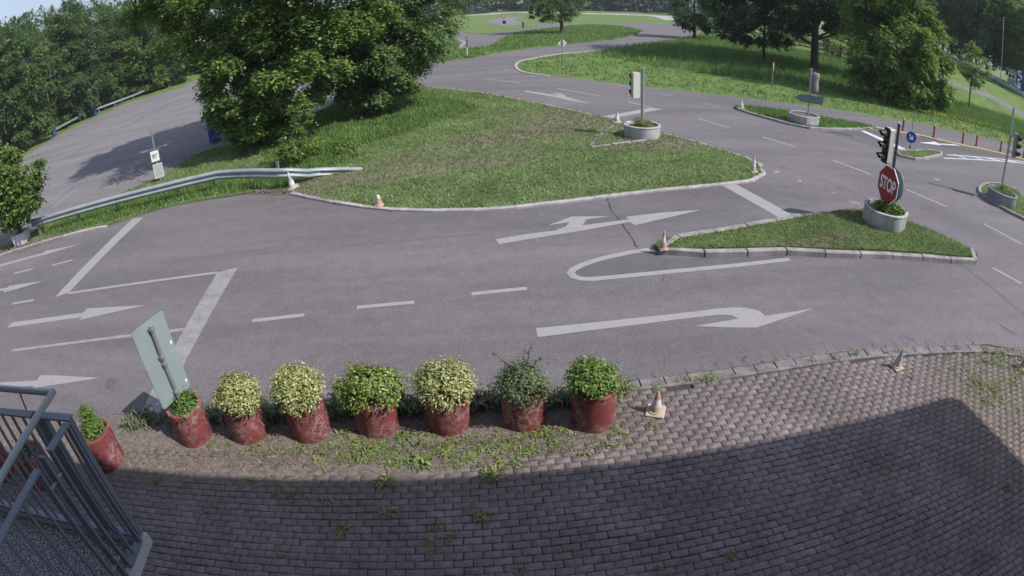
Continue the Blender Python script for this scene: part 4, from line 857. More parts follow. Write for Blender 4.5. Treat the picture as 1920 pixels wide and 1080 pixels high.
def ball(c, r, off, size, n, mat, name, label, cat, kind='tree', nclump=26, cr=0.34, flatv=0.9, stem=True, aspect=.6):
    root = empty(name, (c.x, c.y, c.z + TH - .08)); tag(root, label, cat, 'shrubs in the red planters')
    cl = crown_clumps((off[0], off[1], off[2]), r, nclump, cr, flatv, .5)
    p, nn = cloud(cl, n // nclump, size, .1, .35); nn = nn + unit(p - np.array(off)) * .8
    V, Fs = leaves(p, nn, size, aspect)
    link('foliage', np_mesh('foliage', V, Fs), M[mat], root)
    mb = MB()
    for i in range(7):
        e = Vector(cl[i][:3]); mb.tube([(random.uniform(-.03, .03), random.uniform(-.03, .03), -.02), e * .5 + Vector((0, 0, .02)), e], [.012, .009, .004], 5, False)
    mb.build('stem', M['bark'], root)
    return root
tubs = [(219, 886, 'short red planter at the left end of the row, holding a dwarf conifer', 0), (381, 842, 'red planter holding the sign post and low herbs', 1), (482, 838, 'flaking red planter whose yellow shrub spills over its left rim', 2), (595, 837, 'red planter under the tallest yellow shrub', 3),
        (718, 829, 'red planter under the wide green and white shrub', 4), (847, 825, 'pink flaked red planter under the flattened yellow shrub', 5), (984, 817, 'red planter half covered by the straggly grey green shrub', 6), (1110, 819, 'red planter at the right end of the row', 7), (96, 918, 'red planter seen through the railing bars', 8), (18, 905, 'red planter behind the railing at the very left edge', 9)]
TC = [red_tub(x, y, l, k * 1.3) for x, y, l, k in tubs]
c = TC[0]; ball(c, (.15, .15, .17), (-.0, 0, .16), .035, 2400, 'leaf_dwarf', 'dwarf_conifer', 'small bright green cone shaped conifer in the leftmost planter of the row', 'conifer', nclump=26, cr=.36)
ball(c, (.085, .085, .16), (-.05, 0, .56), .035, 700, 'leaf_dwarf', 'dwarf_conifer', 'pointed upper shoot of the little conifer in the leftmost planter', 'conifer', nclump=10, cr=.4) if False else None
ball(TC[1], (.21, .2, .13), (0.02, 0, .1), .04, 1500, 'leaf_dwarf', 'herb_plant', 'low leafy herbs around the sign post in its planter', 'herbs')
ball(TC[2], (.33, .32, .25), (.02, -.04, .20), .038, 15000, 'leaf_yellow', 'euonymus', 'yellow green ball shrub leaning over the left rim of its planter', 'shrub', nclump=40, cr=.3)
ball(TC[3], (.33, .32, .26), (-.05, 0, .23), .038, 15000, 'leaf_yellow', 'euonymus', 'tallest and roundest yellow ball shrub', 'shrub', nclump=40, cr=.3)
ball(TC[4], (.41, .36, .19), (-.03, 0, .17), .044, 11000, 'leaf_lime', 'box_shrub', 'wide green shrub with white flecks on its crown', 'shrub', nclump=40, cr=.3)
ball(TC[5], (.34, .33, .21), (-.01, 0, .18), .038, 15000, 'leaf_yellow', 'euonymus', 'flattened dome of pale yellow foliage in the fifth planter of the sunny row', 'shrub', nclump=40, cr=.3)
st = ball(TC[6], (.31, .31, .22), (0, -.05, .14), .042, 9000, 'leaf_greygreen', 'barberry', 'straggly grey green shrub with shoots sticking out of its top', 'shrub', nclump=42, cr=.26, aspect=.4)
ball(TC[7], (.30, .30, .20), (-.03, 0, .18), .044, 11500, 'leaf_box', 'box_shrub', 'dense fresh green shrub in the rightmost planter', 'shrub', nclump=40, cr=.3)
ball(TC[8], (.18, .18, .2), (0, 0, .14), .045, 700, 'leaf_greygreen', 'herb_plant', 'dark leaves in the planter behind the railing bars', 'herbs', nclump=14)
ball(TC[9], (.18, .18, .2), (0, 0, .14), .045, 700, 'leaf_greygreen', 'herb_plant', 'dark leaves in the planter at the very left edge', 'herbs', nclump=14)
mb = MB(); V_, N_ = [], []
for (dx, dy, hh) in ((.08, .05, .62), (-.24, .1, .46), (.02, .1, .5), (.16, 0, .48)):
    a = Vector((dx * .4, dy * .4, .25)); e = Vector((dx * 1.4, dy * 1.4, hh)); mb.tube([a, a.lerp(e, .5), e], [.006, .005, .002], 5, False)
    for k in range(26): t = random.uniform(.3, 1); V_.append(tuple(a.lerp(e, t) + Vector((random.uniform(-.03, .03), random.uniform(-.03, .03), 0)))); N_.append((random.uniform(-1, 1), random.uniform(-1, 1), .5))
mb.build('shoots', M['bark'], st); V, Fs = leaves(np.array(V_), np.array(N_), .035, .4); link('leaves', np_mesh('leaves', V, Fs), M['leaf_greygreen'], st)
# the conifer's pointed top belongs to the same plant
cn = bpy.data.objects['dwarf_conifer']; cl = crown_clumps((.0, .02, .37), (.08, .08, .12), 12, .4, .9, .4); p, nn = cloud(cl, 70, .032, .1, .3); V, Fs = leaves(p, nn, .032); link('foliage', np_mesh('foliage', V, Fs), M['leaf_dwarf'], cn)

# ------------------------------------------------------------------ signs, signals
def angle_rot(phi): return R(phi + 90)         # local -Y points to angle phi
def post(root, h, r=0.03, mat='steel', z0=0.0, name='pole', cap=True):
    mb = MB().tube([(0, 0, z0), (0, 0, h)], r, 14)
    if cap: mb.lathe([(r + .004, 0), (r + .004, .025), (r * .5, .035), (0.001, .036)], 14, (0, 0, h - .01))
    return autosmooth(mb.build(name, M[mat], root))
def roundrect(w, h, r, n=5):
    out = []
    for cx, cz, a0 in ((w / 2 - r, h / 2 - r, 0), (-w / 2 + r, h / 2 - r, 90), (-w / 2 + r, -h / 2 + r, 180), (w / 2 - r, -h / 2 + r, 270)):
        for i in range(n): a = R(a0 + 90 * i / (n - 1)); out.append((cx + r * math.cos(a), cz + r * math.sin(a)))
    return out
def disc(r, n=32, rot=0.0): return [(r * math.cos(2 * math.pi * i / n + rot), r * math.sin(2 * math.pi * i / n + rot)) for i in range(n)]
def text(s, size, parent, loc, mat, sx=1.0, bold=0.0):
    cu = bpy.data.curves.new('lettering', 'FONT'); cu.body = s; cu.size = size; cu.align_x = 'CENTER'; cu.align_y = 'CENTER'; cu.extrude = 0.001; cu.offset = bold
    t_ = bpy.data.objects.new('t', cu); COL.objects.link(t_); bpy.context.view_layer.update(); me_ = bpy.data.meshes.new_from_object(t_.evaluated_get(bpy.context.evaluated_depsgraph_get())); bpy.data.objects.remove(t_)
    me_.materials.clear(); o = link('lettering', me_, mat); o.parent = parent; o.location = loc; o.rotation_euler = (R(90), 0, 0); o.scale = (sx, 1, 1)
    return o
def clamp(root, z, r, d=.05):
    return MB().lathe([(r + .001, -.018), (r + .014, -.018), (r + .014, .018), (r + .001, .018)], 12, (0, 0, z)).box((0, -r - .012, z), (.10, .02, .03)).build('bracket', M['steel'], root)
def signal_head(parent, off, z, housing='cream', front=True, phi=None):
    """three lens traffic signal; local -Y is the front"""
    x, y = off; hd = empty('signal_head', (x, y, z)); hd.parent = parent
    if phi is not None: hd.rotation_euler = (0, 0, phi)
    MB().prism(roundrect(.27, .92, .05), -.05, .10).build('housing', M[housing], hd)
    MB().prism(roundrect(.265, .90, .04), -.085, -.051).build('door', M['black'], hd)
    for k, ln in ((1, 'lens_red'), (0, 'lens_amber'), (-1, 'lens_green')):
        zc = k * .29
        MB().prism(disc(.10, 24), -.092, -.0855, (0, 0, zc)).build('lens', M[ln], hd)
        a0 = [R(-35 + 250 * i / 14) for i in range(15)]; vs = []; fs = []
        for rr, in ((.112,), (.106,)):
            for a in a0: L0 = .24 * (.55 + .45 * max(0, math.sin(a)) ** .6) if math.sin(a) > -.3 else .09; vs += [(rr * math.cos(a), -.086, zc + rr * math.sin(a)), (rr * math.cos(a) * .97, -.086 - L0, zc + rr * math.sin(a) * .97 - .02)]
        for b0 in (0, 30):
            for i in range(14): fs.append((b0 + 2 * i, b0 + 2 * i + 2, b0 + 2 * i + 3, b0 + 2 * i + 1))
        for i in range(14): fs.append((2 * i + 1, 2 * i + 3, 30 + 2 * i + 3, 30 + 2 * i + 1))
        MB().add(vs, fs).build('visor', M['black'], hd)
    return hd
def ring_tub(name, c, r, h, label, mat='concrete', jit=.006, n=40):
    root = empty(name, c); tag(root, label, 'planter', 'concrete ring planters')
    t = .07; o = MB().lathe([(r * .985, 0), (r, .03), (r, h - .05), (r + .015, h - .04), (r + .015, h - .01), (r, h), (r - t, h), (r - t - .01, h - .03), (r - t - .01, h - .12), (.02, h - .12)], n, jit=jit).build('tub', M[mat], root, True); autosmooth(o)
    s = MB().lathe([(r - t - .011, 0), (r * .4, .03), (.01, .04)], 20, (0, 0, h - .10), jit=.02).build('soil', M['soil'], root)
    return root
def tub_plants(c, r, h, label, mat='leaf_box', n=1500, hh=.16, name='ground_cover_plant'):
    root = empty(name, (c[0], c[1], c[2] + h - .08)); tag(root, label, 'plants', 'plants in the concrete ring planters')
    cl = crown_clumps((0, 0, hh * .5), (r * .78, r * .78, hh), 22, .3, .7, .3, 0.0); p, nn = cloud(cl, n // 20, .05, .1, .3); p = p[p[:, 2] > 0]; nn = rng.normal(size=p.shape) * .5 + [0, 0, .8]
    V, Fs = leaves(p, nn, .055); link('foliage', np_mesh('foliage', V, Fs), M[mat], root)
# --- stop sign group
cs0 = G(1662, 391, .50); cs0.z = 0.0; RS = (G(1702, 410, .5) - G(1622, 380, .5)).length / 2 * .98
base = Vector((cs0.x, cs0.y, .09)); ring_tub('concrete_planter', base, RS, .44, 'round concrete ring planter under the stop sign, tallest weathered sides')
tub_plants(base, RS, .44, 'bright green plants around the post of the stop sign', 'leaf_dwarf', 3000, .2)
sp = empty('stop_sign_post', (base.x, base.y, .45)); tag(sp, 'red octagonal stop sign and traffic signal on one dark post in a ring planter', 'stop sign'); sp.rotation_euler = (0, 0, angle_rot(178))
post(sp, 2.32, .045, 'dark_post', -.05); MB().lathe([(.05, 0), (.05, .03), (.001, .04)], 14, (0, 0, 2.31)).build('cap', M['pale_grey'], sp)
zc = hz(base, 1663, 345) - .45
S8 = .96 / 2 / math.cos(math.pi / 8)
so = empty('stop_plate', (0, -.09, zc)); so.parent = sp
MB().prism(disc(S8, 8, math.pi / 8), -.012, 0).build('plate', M['white_sheet'], so); MB().prism(disc(S8 * .945, 8, math.pi / 8), -.015, -.0125).build('red_field', M['red_sheet'], so)
text('STOP', .47, so, (0, -.0165, -.01), M['white_sheet'], .66, .012)
MB().prism(disc(S8 * 1.0, 8, math.pi / 8), .0005, .003).build('plate_back', M['sign_back'], so)
MB().prism(disc(.42, 36), 0, .012, (-.0, .14, zc + .02)).build('round_plate', M['sign_back'], sp)
MB().prism(disc(.40, 36), .0125, .015, (-.0, .14, zc + .02)).build('round_face', M['black'], sp)
for dz in (-.25, .25): clamp(sp, zc + dz, .045)
zt, zb = hz(base, 1660, 239) - .45, hz(base, 1660, 305) - .45
signal_head(sp, (-0.08, -.24), (zt + zb) / 2 + .02, 'cream')
for dz in (-.3, .3): MB().tube([(0.0, 0, (zt + zb) / 2 + dz), (-.07, -.15, (zt + zb) / 2 + dz)], .016, 8).build('bracket', M['cream'], sp)
# --- signal at the lawn corner
c1 = G(1204, 233, .48); base = Vector((c1.x, c1.y, .03)); R1_ = (G(1236, 236, .45) - G(1168, 234, .45)).length / 2
ring_tub('concrete_planter', base, R1_, .46, 'round pale concrete ring planter at the lawn corner under the signal seen from behind'); tub_plants(base, R1_, .46, 'dark and yellow plants in the ring planter at the lawn corner', 'leaf_box', 1600, .2)
sg = empty('traffic_signal', (base.x, base.y, .4), angle_rot(108)); tag(sg, 'traffic signal seen from behind with pale housing on a galvanised post', 'traffic light', 'traffic signals')
post(sg, hz(base, 1206, 128) - .4, .055, 'steel'); zt, zb = hz(base, 1195, 135) - .4, hz(base, 1195, 183) - .4; signal_head(sg, (.24, -.10), (zt + zb) / 2, 'cream')
for dz in (-.3, .3): MB().tube([(0.02, 0, (zt + zb) / 2 + dz), (.18, -.1, (zt + zb) / 2 + dz)], .016, 8).build('bracket', M['steel'], sg)
kerb('kerb_fragment', P([(1107, 279), (1125, 276), (1160, 273), (1195, 268), (1225, 263), (1238, 256)]), .12, 0, .09, M['kerb'], .8, .03, .012)
kerb('kerb_fragment', P([(1107, 279), (1117, 262), (1135, 248), (1150, 238)]), .12, 0, .08, M['kerb_old'], .7, .03, .012)
# --- covered signal with the arrow sign
c2 = G(1507, 215, .45); base = Vector((c2.x, c2.y, .07)); R2_ = (G(1532, 217, .4) - G(1481, 213, .4)).length / 2
ring_tub('concrete_planter', base, R2_, .42, 'angular white weathered planter on the narrow island by the cycle path', jit=.03, n=10)
pb = Vector((base.x + .25, base.y, .4)); cv = empty('covered_signal', pb); tag(cv, 'signal wrapped in grey cloth on a post with a blue grey direction arrow plate', 'traffic light', 'traffic signals')
post(cv, hz(pb, 1516, 128) - .4, .05, 'steel')
zt, zb = hz(pb, 1525, 136) - .4, hz(pb, 1525, 176) - .4
cvr = MB(); hh = zt - zb; cvr.lathe([(.02, 0), (.14, .04), (.21, hh * .25), (.15, hh * .5), (.19, hh * .8), (.20, hh - .03), (.03, hh)], 14, (.26, .02, zb), jit=.10).build('cloth_cover', M['cloth'], cv, True)
za, zb2 = hz(pb, 1516, 178) - .4, hz(pb, 1512, 192) - .4; zm = (za + zb2) / 2
ar = empty('arrow_plate', (0, -.07, zm), R(-8)); ar.parent = cv
MB().prism([(-.78, .04), (-.52, .19), (.66, .19), (.66, -.19), (-.52, -.15)], -.01, 0).build('plate', M['sign_dark'], ar); MB().box((0, .02, .1), (.9, .02, .03)).box((0, .02, -.1), (.9, .02, .03)).build('stiffener', M['sign_back'], ar)
# --- right signal
c3 = G(1880, 363, .40); base = Vector((c3.x, c3.y, .08)); R3_ = (G(1905, 366, .42) - G(1857, 342, .42)).length / 2
ring_tub('concrete_planter', base, R3_, .42, 'grey concrete ring planter on the island at the right edge', 'concrete_grey'); tub_plants(base, R3_, .42, 'sparse plants in the grey ring planter at the right edge', 'leaf_box', 1000, .2)
pb = G(1877, 355, .45); sg = empty('traffic_signal', (pb.x, pb.y, .4), angle_rot(-52)); tag(sg, 'traffic signal with black visors facing right on the tall grey post at the right edge', 'traffic light', 'traffic signals')
post(sg, hz(pb, 1899.3, 202) - .4, .05, 'steel'); zt, zb = hz(pb, 1906, 251) - .4, hz(pb, 1903, 295) - .4; signal_head(sg, (-.0, -.28), (zt + zb) / 2, 'cloth')
for dz in (-.3, .3): MB().tube([(0.0, 0, (zt + zb) / 2 + dz), (0, -.2, (zt + zb) / 2 + dz)], .016, 8).build('bracket', M['steel'], sg)
# --- sign post in red tub, seen from behind
pb = Vector((TC[1].x - .02, TC[1].y, TC[1].z + TH - .12)); sb = empty('traffic_sign', pb); tag(sb, 'two stacked square traffic signs seen from behind on a post in a red planter', 'sign')
TOP = hz(pb, 288, 611) - pb.z
sb.rotation_euler = (0, 0, angle_rot(160))
post(sb, TOP, .03, 'steel'); w = .58; zlo = .22; zmid = zlo + (TOP + .03 - zlo) * .53
MB().prism(roundrect(w, zmid - zlo, .04), -.045, -.037, (0, 0, (zmid + zlo) / 2)).build('lower_plate', M['sign_back'], sb)
MB().prism(roundrect(w, TOP + .07 - zmid, .04), -.060, -.052, (0, 0, (zmid + TOP + .07) / 2)).build('upper_plate', M['sign_back'], sb)
MB().prism(roundrect(w - .02, zmid - zlo - .02, .04), -.048, -.0455, (0, 0, (zmid + zlo) / 2)).build('lower_face', M['white_sheet'], sb)
MB().prism(roundrect(w - .02, TOP + .07 - zmid - .02, .04), -.063, -.0605, (0, 0, (zmid + TOP + .07) / 2)).build('upper_face', M['white_sheet'], sb)
for z in (zlo + .12, zmid - .04, zmid + .06, TOP - .03): clamp(sb, z, .03)
MB().prism(roundrect(.03, .05, .005), -.0515, -.0505, (-w / 2 + .04, 0, zmid + .12)).build('sticker', M['white_sheet'], sb)
MB().prism(roundrect(.03, .05, .005), -.0365, -.0355, (-w / 2 + .04, 0, zlo + .12)).build('sticker', M['white_sheet'], sb)
# --- board at the car park
pb = G(302, 341); bd = empty('information_board', (pb.x, pb.y, 0), angle_rot(-62)); tag(bd, 'leaning grey post with small green edged board above a faded striped one, behind the guardrail', 'sign')
post(bd, hz(pb, 286, 242), .04, 'steel')
z1, z2, z3, z4 = hz(pb, 290, 281), hz(pb, 293, 303), hz(pb, 295, 306), hz(pb, 299, 333)
MB().prism(roundrect(.40, z1 - z2, .01), -.05, -.042, (-.03, 0, (z1 + z2) / 2)).build('upper_board', M['green_text'], bd); MB().prism(roundrect(.35, z1 - z2 - .05, .01), -.053, -.0505, (-.03, 0, (z1 + z2) / 2)).build('upper_face', M['white_sheet'], bd)
MB().prism(roundrect(.42, z3 - z4, .01), -.05, -.042, (0, 0, (z3 + z4) / 2)).build('lower_board', M['pale_grey'], bd)
t = MB(); zc = (z1 + z2) / 2
for k in range(3): t.box((-.03 - .02 * k, -.0545, zc + .07 - .07 * k), (.25 - .04 * k, .002, .028))
t.box((-.10, -.0545, zc + .02), (.05, .002, .09)); t.build('print', M['green_text'], bd)
t = MB(); zc = (z3 + z4) / 2
for k in range(5): t.box((0, -.0515, zc + .17 - .085 * k), (.33 - .05 * (k % 2), .002, .022))
t.build('print', M['cloth'], bd)
# --- blue keep-right sign
pb = G(1705, 284); pb.z = .07; bs = empty('keep_right_sign', pb, angle_rot(232)); tag(bs, 'round blue sign with white arrow pointing down right on a thin grey post', 'sign')
post(bs, hz(pb, 1715.5, 217) - .07, .022, 'steel', cap=False); zc = hz(pb, 1708.5, 257) - .07; MB().tube([(0, 0, 0), (0, 0, .22)], .035, 10).build('base_sleeve', M['black'], bs)
MB().prism(disc(.27), -.045, -.035, (0, 0, zc)).build('plate', M['white_sheet'], bs); MB().prism(disc(.255), -.0485, -.0455, (0, 0, zc)).build('blue_field', M['blue_sheet'], bs)
arw = [(-.03, .16), (.03, .16), (.03, -.03), (.12, .05), (.12, -.03), (0, -.16), (-.12, -.03), (-.12, .05), (-.03, -.03)]; a = R(40); arw = [(x * math.cos(a) - z * math.sin(a), x * math.sin(a) + z * math.cos(a)) for x, z in arw]
MB().prism(arw, -.0515, -.049, (0, 0, zc)).build('arrow', M['white_sheet'], bs)
# --- priority sign seen from behind
pb = G(1056, 126.5); ds = empty('diamond_sign', pb, angle_rot(95)); tag(ds, 'grey diamond sign seen from behind on a slim post at the meadow tip', 'sign')
zc = hz(pb, 1056, 81); post(ds, hz(pb, 1056, 64), .03, 'steel'); q = .31
MB().prism([(0, q), (q, 0), (0, -q), (-q, 0)], -.05, -.042, (0, 0, zc)).build('plate', M['white_sheet'], ds); MB().prism([(0, q * .72), (q * .72, 0), (0, -q * .72), (-q * .72, 0)], -.0415, -.039, (0, 0, zc)).build('inner_field', M['pale_grey'], ds)
# --- yield sign with blue disc
pb = G(946, 54); ys = empty('yield_sign', pb, angle_rot(-95)); tag(ys, 'distant yield triangle above a round dark blue disc on a post', 'sign')
z1, z2 = hz(pb, 946, 30.5), hz(pb, 946, 41.5); post(ys, z1 + .2, .03, 'steel')
MB().prism([(-.42, .32), (.42, .32), (0, -.42)], -.05, -.042, (0, 0, z1)).build('red_triangle', M['red_sheet'], ys); MB().prism([(-.24, .21), (.24, .21), (0, -.22)], -.054, -.0505, (0, 0, z1)).build('white_field', M['white_sheet'], ys)
MB().prism(disc(.40), -.05, -.042, (0, 0, z2)).build('rim', M['white_sheet'], ys); MB().prism(disc(.34), -.054, -.0505, (0, 0, z2)).build('blue_disc', M['blue_dark'], ys)
# --- narrow sign seen edge on, far lawn
pb = G(876, 107); es = empty('edge_on_sign', pb, R(82)); tag(es, 'sign plate seen almost edge on atop a white post on the far lawn', 'sign'); post(es, hz(pb, 874, 74), .04, 'white_sheet')
zc = hz(pb, 874.5, 81); MB().prism(roundrect(.42, .7, .02), -.06, -.045, (0, 0, zc)).build('plate', M['dark_post'], es)
pb = G(981, 53); eb = tag(MB().lathe([(.13, 0), (.15, .3), (.14, .85), (.22, .9), (.2, 1.05), (.02, 1.1)], 12).build('marker_post', M['dark_post'], None, True), 'short dark post beside the far lane, left of the young tree', 'post'); eb.location = pb
# --- leaning warning sign
pb = G(1446, 178); ls = empty('leaning_sign', pb, angle_rot(-22)); tag(ls, 'leaning narrow white and red sign on a weathered brown post in the meadow', 'sign'); ls.rotation_euler = (R(0), R(5), angle_rot(-31))
post(ls, hz(pb, 1451, 118), .03, 'steel'); z1, z2 = hz(pb, 1451, 117), hz(pb, 1449, 140)
MB().prism([(-.36, z1 + .03), (.36, z1 + .03), (0, z2 - .05)], -.05, -.042).build('red_triangle', M['red_sheet'], ls); MB().prism([(-.25, z1 - .06), (.25, z1 - .06), (0, z2 + .12)], -.054, -.0505).build('white_field', M['white_sheet'], ls)
MB().prism(roundrect(.3, .45, .02), -.04, -.03, (0, 0, hz(pb, 1447, 155))).build('lower_plate', plain('weathered_brown_plate', (.14, .10, .08)), ls)

# ------------------------------------------------------------------ cones
def cone(px, py, label, h=.5, r=.13, rz=0.0, z=.045, style='a', tilt=(0, 0), sq=.38):
    p = G(px, py, z); c = empty('traffic_cone', p, rz); c.rotation_euler = (tilt[0], tilt[1], rz); tag(c, label, 'traffic cone', 'traffic cones')
    MB().box((0, 0, .014), (sq, sq, .028), 0, .012).build('base', M['cone_base'], c)
    prof = lambda a, b: [(r * (1 - a * .82), .028 + (h - .03) * a), (r * (1 - (a + b) / 2 * .82), .028 + (h - .03) * (a + b) / 2), (r * (1 - b * .82), .028 + (h - .03) * b)]
    bands = {'a': [(0, .3, 'cone_base'), (.3, .62, 'cone_white'), (.62, 1, 'cone_orange')], 'w': [(0, .18, 'cone_base'), (.18, .45, 'cone_white'), (.45, .68, 'cone_grey'), (.68, 1, 'cone_white')], 'p': [(0, .3, 'cone_base'), (.3, .75, 'cone_white'), (.75, 1, 'cone_base')], 's': [(0, .55, 'cone_orange'), (.55, .8, 'cone_white')], 'b': [(0, .4, 'cone_orange'), (.4, .7, 'cone_white'), (.7, 1, 'cone_orange')], 'f': [(0, .35, 'cone_base'), (.35, .8, 'cone_grey'), (.8, 1, 'cone_base')]}[style]
    nb = len(bands)
    MB().lathe([(r * 1.25, .026), (r * 1.22, .045), (r * 1.02, .05)], 20).build('flange', M['cone_base'], c)
    for a, b, m in bands:
        pr = prof(a, b); o = MB().lathe(pr + ([(pr[-1][0] * .75, pr[-1][1] + .002), (pr[-1][0] * .6, pr[-1][1] - .03)] if b == bands[-1][1] else []), 20).build('band', M[m], c, True)
    return c
cone(1229, 772, 'faded orange cone with one white band standing on the sunlit bricks', .34, .085, R(-20), .048, 'a', sq=.25)
cone(1680, 688, 'leaning dirty cone on the bricks near the right kerb', .36, .08, R(15), .05, 'f', (R(3), R(2)), sq=.22)
cone(1917, 690, 'brownish cone cut by the right border among weeds', .40, .09, R(25), .05, 'b', sq=.26)
cone(549, 352, 'tall white and grey cone at the tip of the guardrail', .52, .115, R(30), .055, 'w', (0, R(-8)))
cone(711, 386, 'broken stump of an orange and white cone on the lawn edge', .36, .10, R(5), .05, 's', sq=.22)
cone(1412, 322, 'white and orange cone on the rounded tip of the lawn', .50, .095, R(20), .055, 'p', sq=.27)
cone(1243, 468, 'orange and white cone on the nose of the stop island kerb', .40, .072, R(10), .11, 'b', sq=.165)
cone(1157, 229, 'small pale cone beside the stop line behind the ring planter', .42, .12, R(0), .05, 'p')
cone(1390, 203, 'small pale cone on the nose of the narrow cycle island', .42, .12, R(0), .09, 'p')

# ------------------------------------------------------------------ red bollards on the yellow kerb
b0 = G(1692, 249.6); bol = empty('flexible_bollard', (b0.x, b0.y, .08)); tag(bol, 'x', 'bollard', 'red bollards on the yellow kerb')
MB().lathe([(.10, 0), (.10, .03), (.05, .05)], 14).build('foot', M['black'], bol); autosmooth(MB().lathe([(.062, .05), (.058, .3), (.058, .62)], 14).build('post', M['red_bollard'], bol))
MB().lathe([(.0595, .26), (.0595, .34)], 14).build('reflector_band', M['dark_post'], bol); MB().lathe([(.0595, .44), (.0595, .52)], 14).build('reflector_band', M['dark_post'], bol); MB().lathe([(.058, .62), (.062, .66), (.03, .72), (.001, .73)], 14).build('cap', M['yellow'], bol)
bl = [(1692, 249.6, 'red bollard with yellow cap just right of the stop sign signal'), (1749.6, 260, 'red bollard right of the round blue sign'), (1804, 270.5, 'red bollard third along the yellow kerb, above the white arrow shaft'), (1829.6, 276, 'red bollard close behind the third one on the yellow kerb'), (1875, 286, 'red bollard left of the tall right signal post'), (1918, 299, 'red bollard cut by the right border beside the signal head')]
for i, (px, py, lb) in enumerate(bl):
    o = bol if i == 0 else copy_tree(bol); p = G(px, py); o.location = (p.x, p.y, .08); o['label'] = lb

# ------------------------------------------------------------------ guardrails
def guardrail(name, pts, label, posts, mat='rail_steel', scale=1.0, zp=0.0, group='guardrails'):
    """pts: world points of the beam centre (x,y,z); beam corrugation faces the right hand side of travel"""
    root = empty(name, (pts[0][0], pts[0][1], 0)); tag(root, label, 'guardrail', group); o0 = Vector((pts[0][0], pts[0][1], 0))
    prof = [(0, .155), (.02, .15), (.055, .12), (.08, .095), (.08, .06), (.055, .035), (.01, .01), (.01, -.01), (.055, -.035), (.08, -.06), (.08, -.095), (.055, -.12), (.02, -.15), (0, -.155)]
    V = []; P3 = [Vector(p) - o0 for p in pts]; n = len(prof)
    for back in (0, -.006):
        for i, p in enumerate(P3):
            t = (P3[min(i + 1, len(P3) - 1)] - P3[max(i - 1, 0)]); t.z = 0; t.normalize(); nn = Vector((t.y, -t.x, 0))
            for d, z in prof: V.append(p + nn * (d * scale + back) + Vector((0, 0, z * scale)))
    m = len(P3); Fs = []
    for s in (0, 1):
        for i in range(m - 1):
            for k in range(n - 1): a = s * m * n + i * n + k; Fs.append((a, a + 1, a + n + 1, a + n))
    MB().add(V, Fs).build('beam', M[mat], root, True)
    for q_ in posts:
        p = Vector((q_[0], q_[1], 0)) - o0; j = min(range(m), key=lambda i: (P3[i].xy - p.xy).length); t = (P3[min(j + 1, m - 1)] - P3[max(j - 1, 0)]); a = math.atan2(t.y, t.x); nn = Vector((math.sin(a), -math.cos(a)))
        zt = P3[j].z + .02; MB().box((p.x - nn.x * .04, p.y - nn.y * .04, zp + zt / 2), (.10, .055, max(.1, zt)), a).build('rail_post', M['steel'], root)
    return root
def beam(px, z): return [G(x, y, z_) for (x, y), z_ in zip(px, z if isinstance(z, list) else [z] * len(px))]
pts = beam([(60, 419), (81, 413.5), (150, 393), (219, 374), (300, 353.5), (355, 340), (410, 327.8), (445, 325.5), (480, 324.5), (523, 325), (545, 324)], [.58] * 9 + [.56, .52]) + [Vector((*G(x, y, zt).xy, zt - .155)) for x, y, zt in ((575, 316.5, .45), (600, 314, .32), (640, 313, .22), (680, 313.5, .12))]
guardrail('guardrail', pts, 'long galvanised guardrail between the lane and the car park, sinking into the lawn', [G(222, 402), G(150, 422), G(304, 371), G(408, 352), G(77, 444), G(523, 337)])
pts = beam([(0, 297), (36, 276), (68, 259), (100, 245), (150, 218), (185, 203), (215, 192), (250, 179), (300, 158)], .6)
guardrail('guardrail', pts, 'weathered guardrail in front of the tree belt at the far side of the car park', [p for p in pts[::1]], scale=.8)
pts = beam([(840, 25.5), (880, 21), (912, 18.5), (969, 14.2), (1006, 12.6), (1060, 11), (1123, 9.8), (1180, 9.5), (1233, 10.2), (1280, 13)], .62)
guardrail('guardrail', pts, 'distant guardrail running in front of the far tree row', pts, scale=2.2)
pts = [Vector((p.x, p.y, p.z + .62)) for p in rows[3][1:]]; pts = [p * 1.0 for p in pts]
g4 = guardrail('guardrail', [(p.x * .985, p.y * .985, p.z) for p in pts], 'guardrail along the raised road at the far right below the forest', [], scale=1.6)
for p in pts[1:]:
    q_ = Vector((p.x * .985, p.y * .985, 0)) - Vector((pts[0].x * .985, pts[0].y * .985, 0)); MB().box((q_.x, q_.y, p.z - .35), (.12, .12, .75)).build('rail_post', M['steel'], g4)

# ------------------------------------------------------------------ barrels, container, lamp posts, white planter, booth
bar0 = None
for px, py, lb in ((102.5, 255, 'blue plastic barrel at the foot of the lamp post'), (178, 217, 'blue plastic barrel farther along the car park edge')):
    p = G(px, py)
    if bar0 is None:
        bar0 = empty('barrel', p); autosmooth(MB().lathe([(.26, 0), (.29, .04), (.29, .28), (.30, .30), (.29, .32), (.29, .58), (.30, .60), (.29, .62), (.29, .88), (.25, .93)], 24, close=True).build('body', M['barrel'], bar0)); MB().lathe([(.30, .90), (.30, .94), (.01, .945)], 24).build('lid', M['barrel'], bar0); o = bar0
    else: o = copy_tree(bar0); o.location = p
    tag(o, lb, 'barrel', 'blue barrels')
for (px, py, w, hh, lb) in ((404, 266, .55, 1.12, 'dark blue upright bin half hidden by the low branches of the big tree'), (463, 220, .9, 1.2, 'blue container glimpsed through the leaves of the big tree')):
    p = G(px, py); o = empty('waste_bin', p, R(25)); tag(o, lb, 'bin', 'blue bins'); MB().box((0, 0, hh / 2 + .05), (w, .6, hh - .1), 0, .03).build('body', M['barrel'], o); MB().box((0, -.02, hh + .03), (w + .05, .66, .06), 0, .02).build('lid', M['blue_dark'], o); [MB().tube([(x - .04, .3, .1), (x + .04, .3, .1)], .1, 12).build('wheel', M['black'], o) for x in (-w / 2 + .04, w / 2 - .04)]
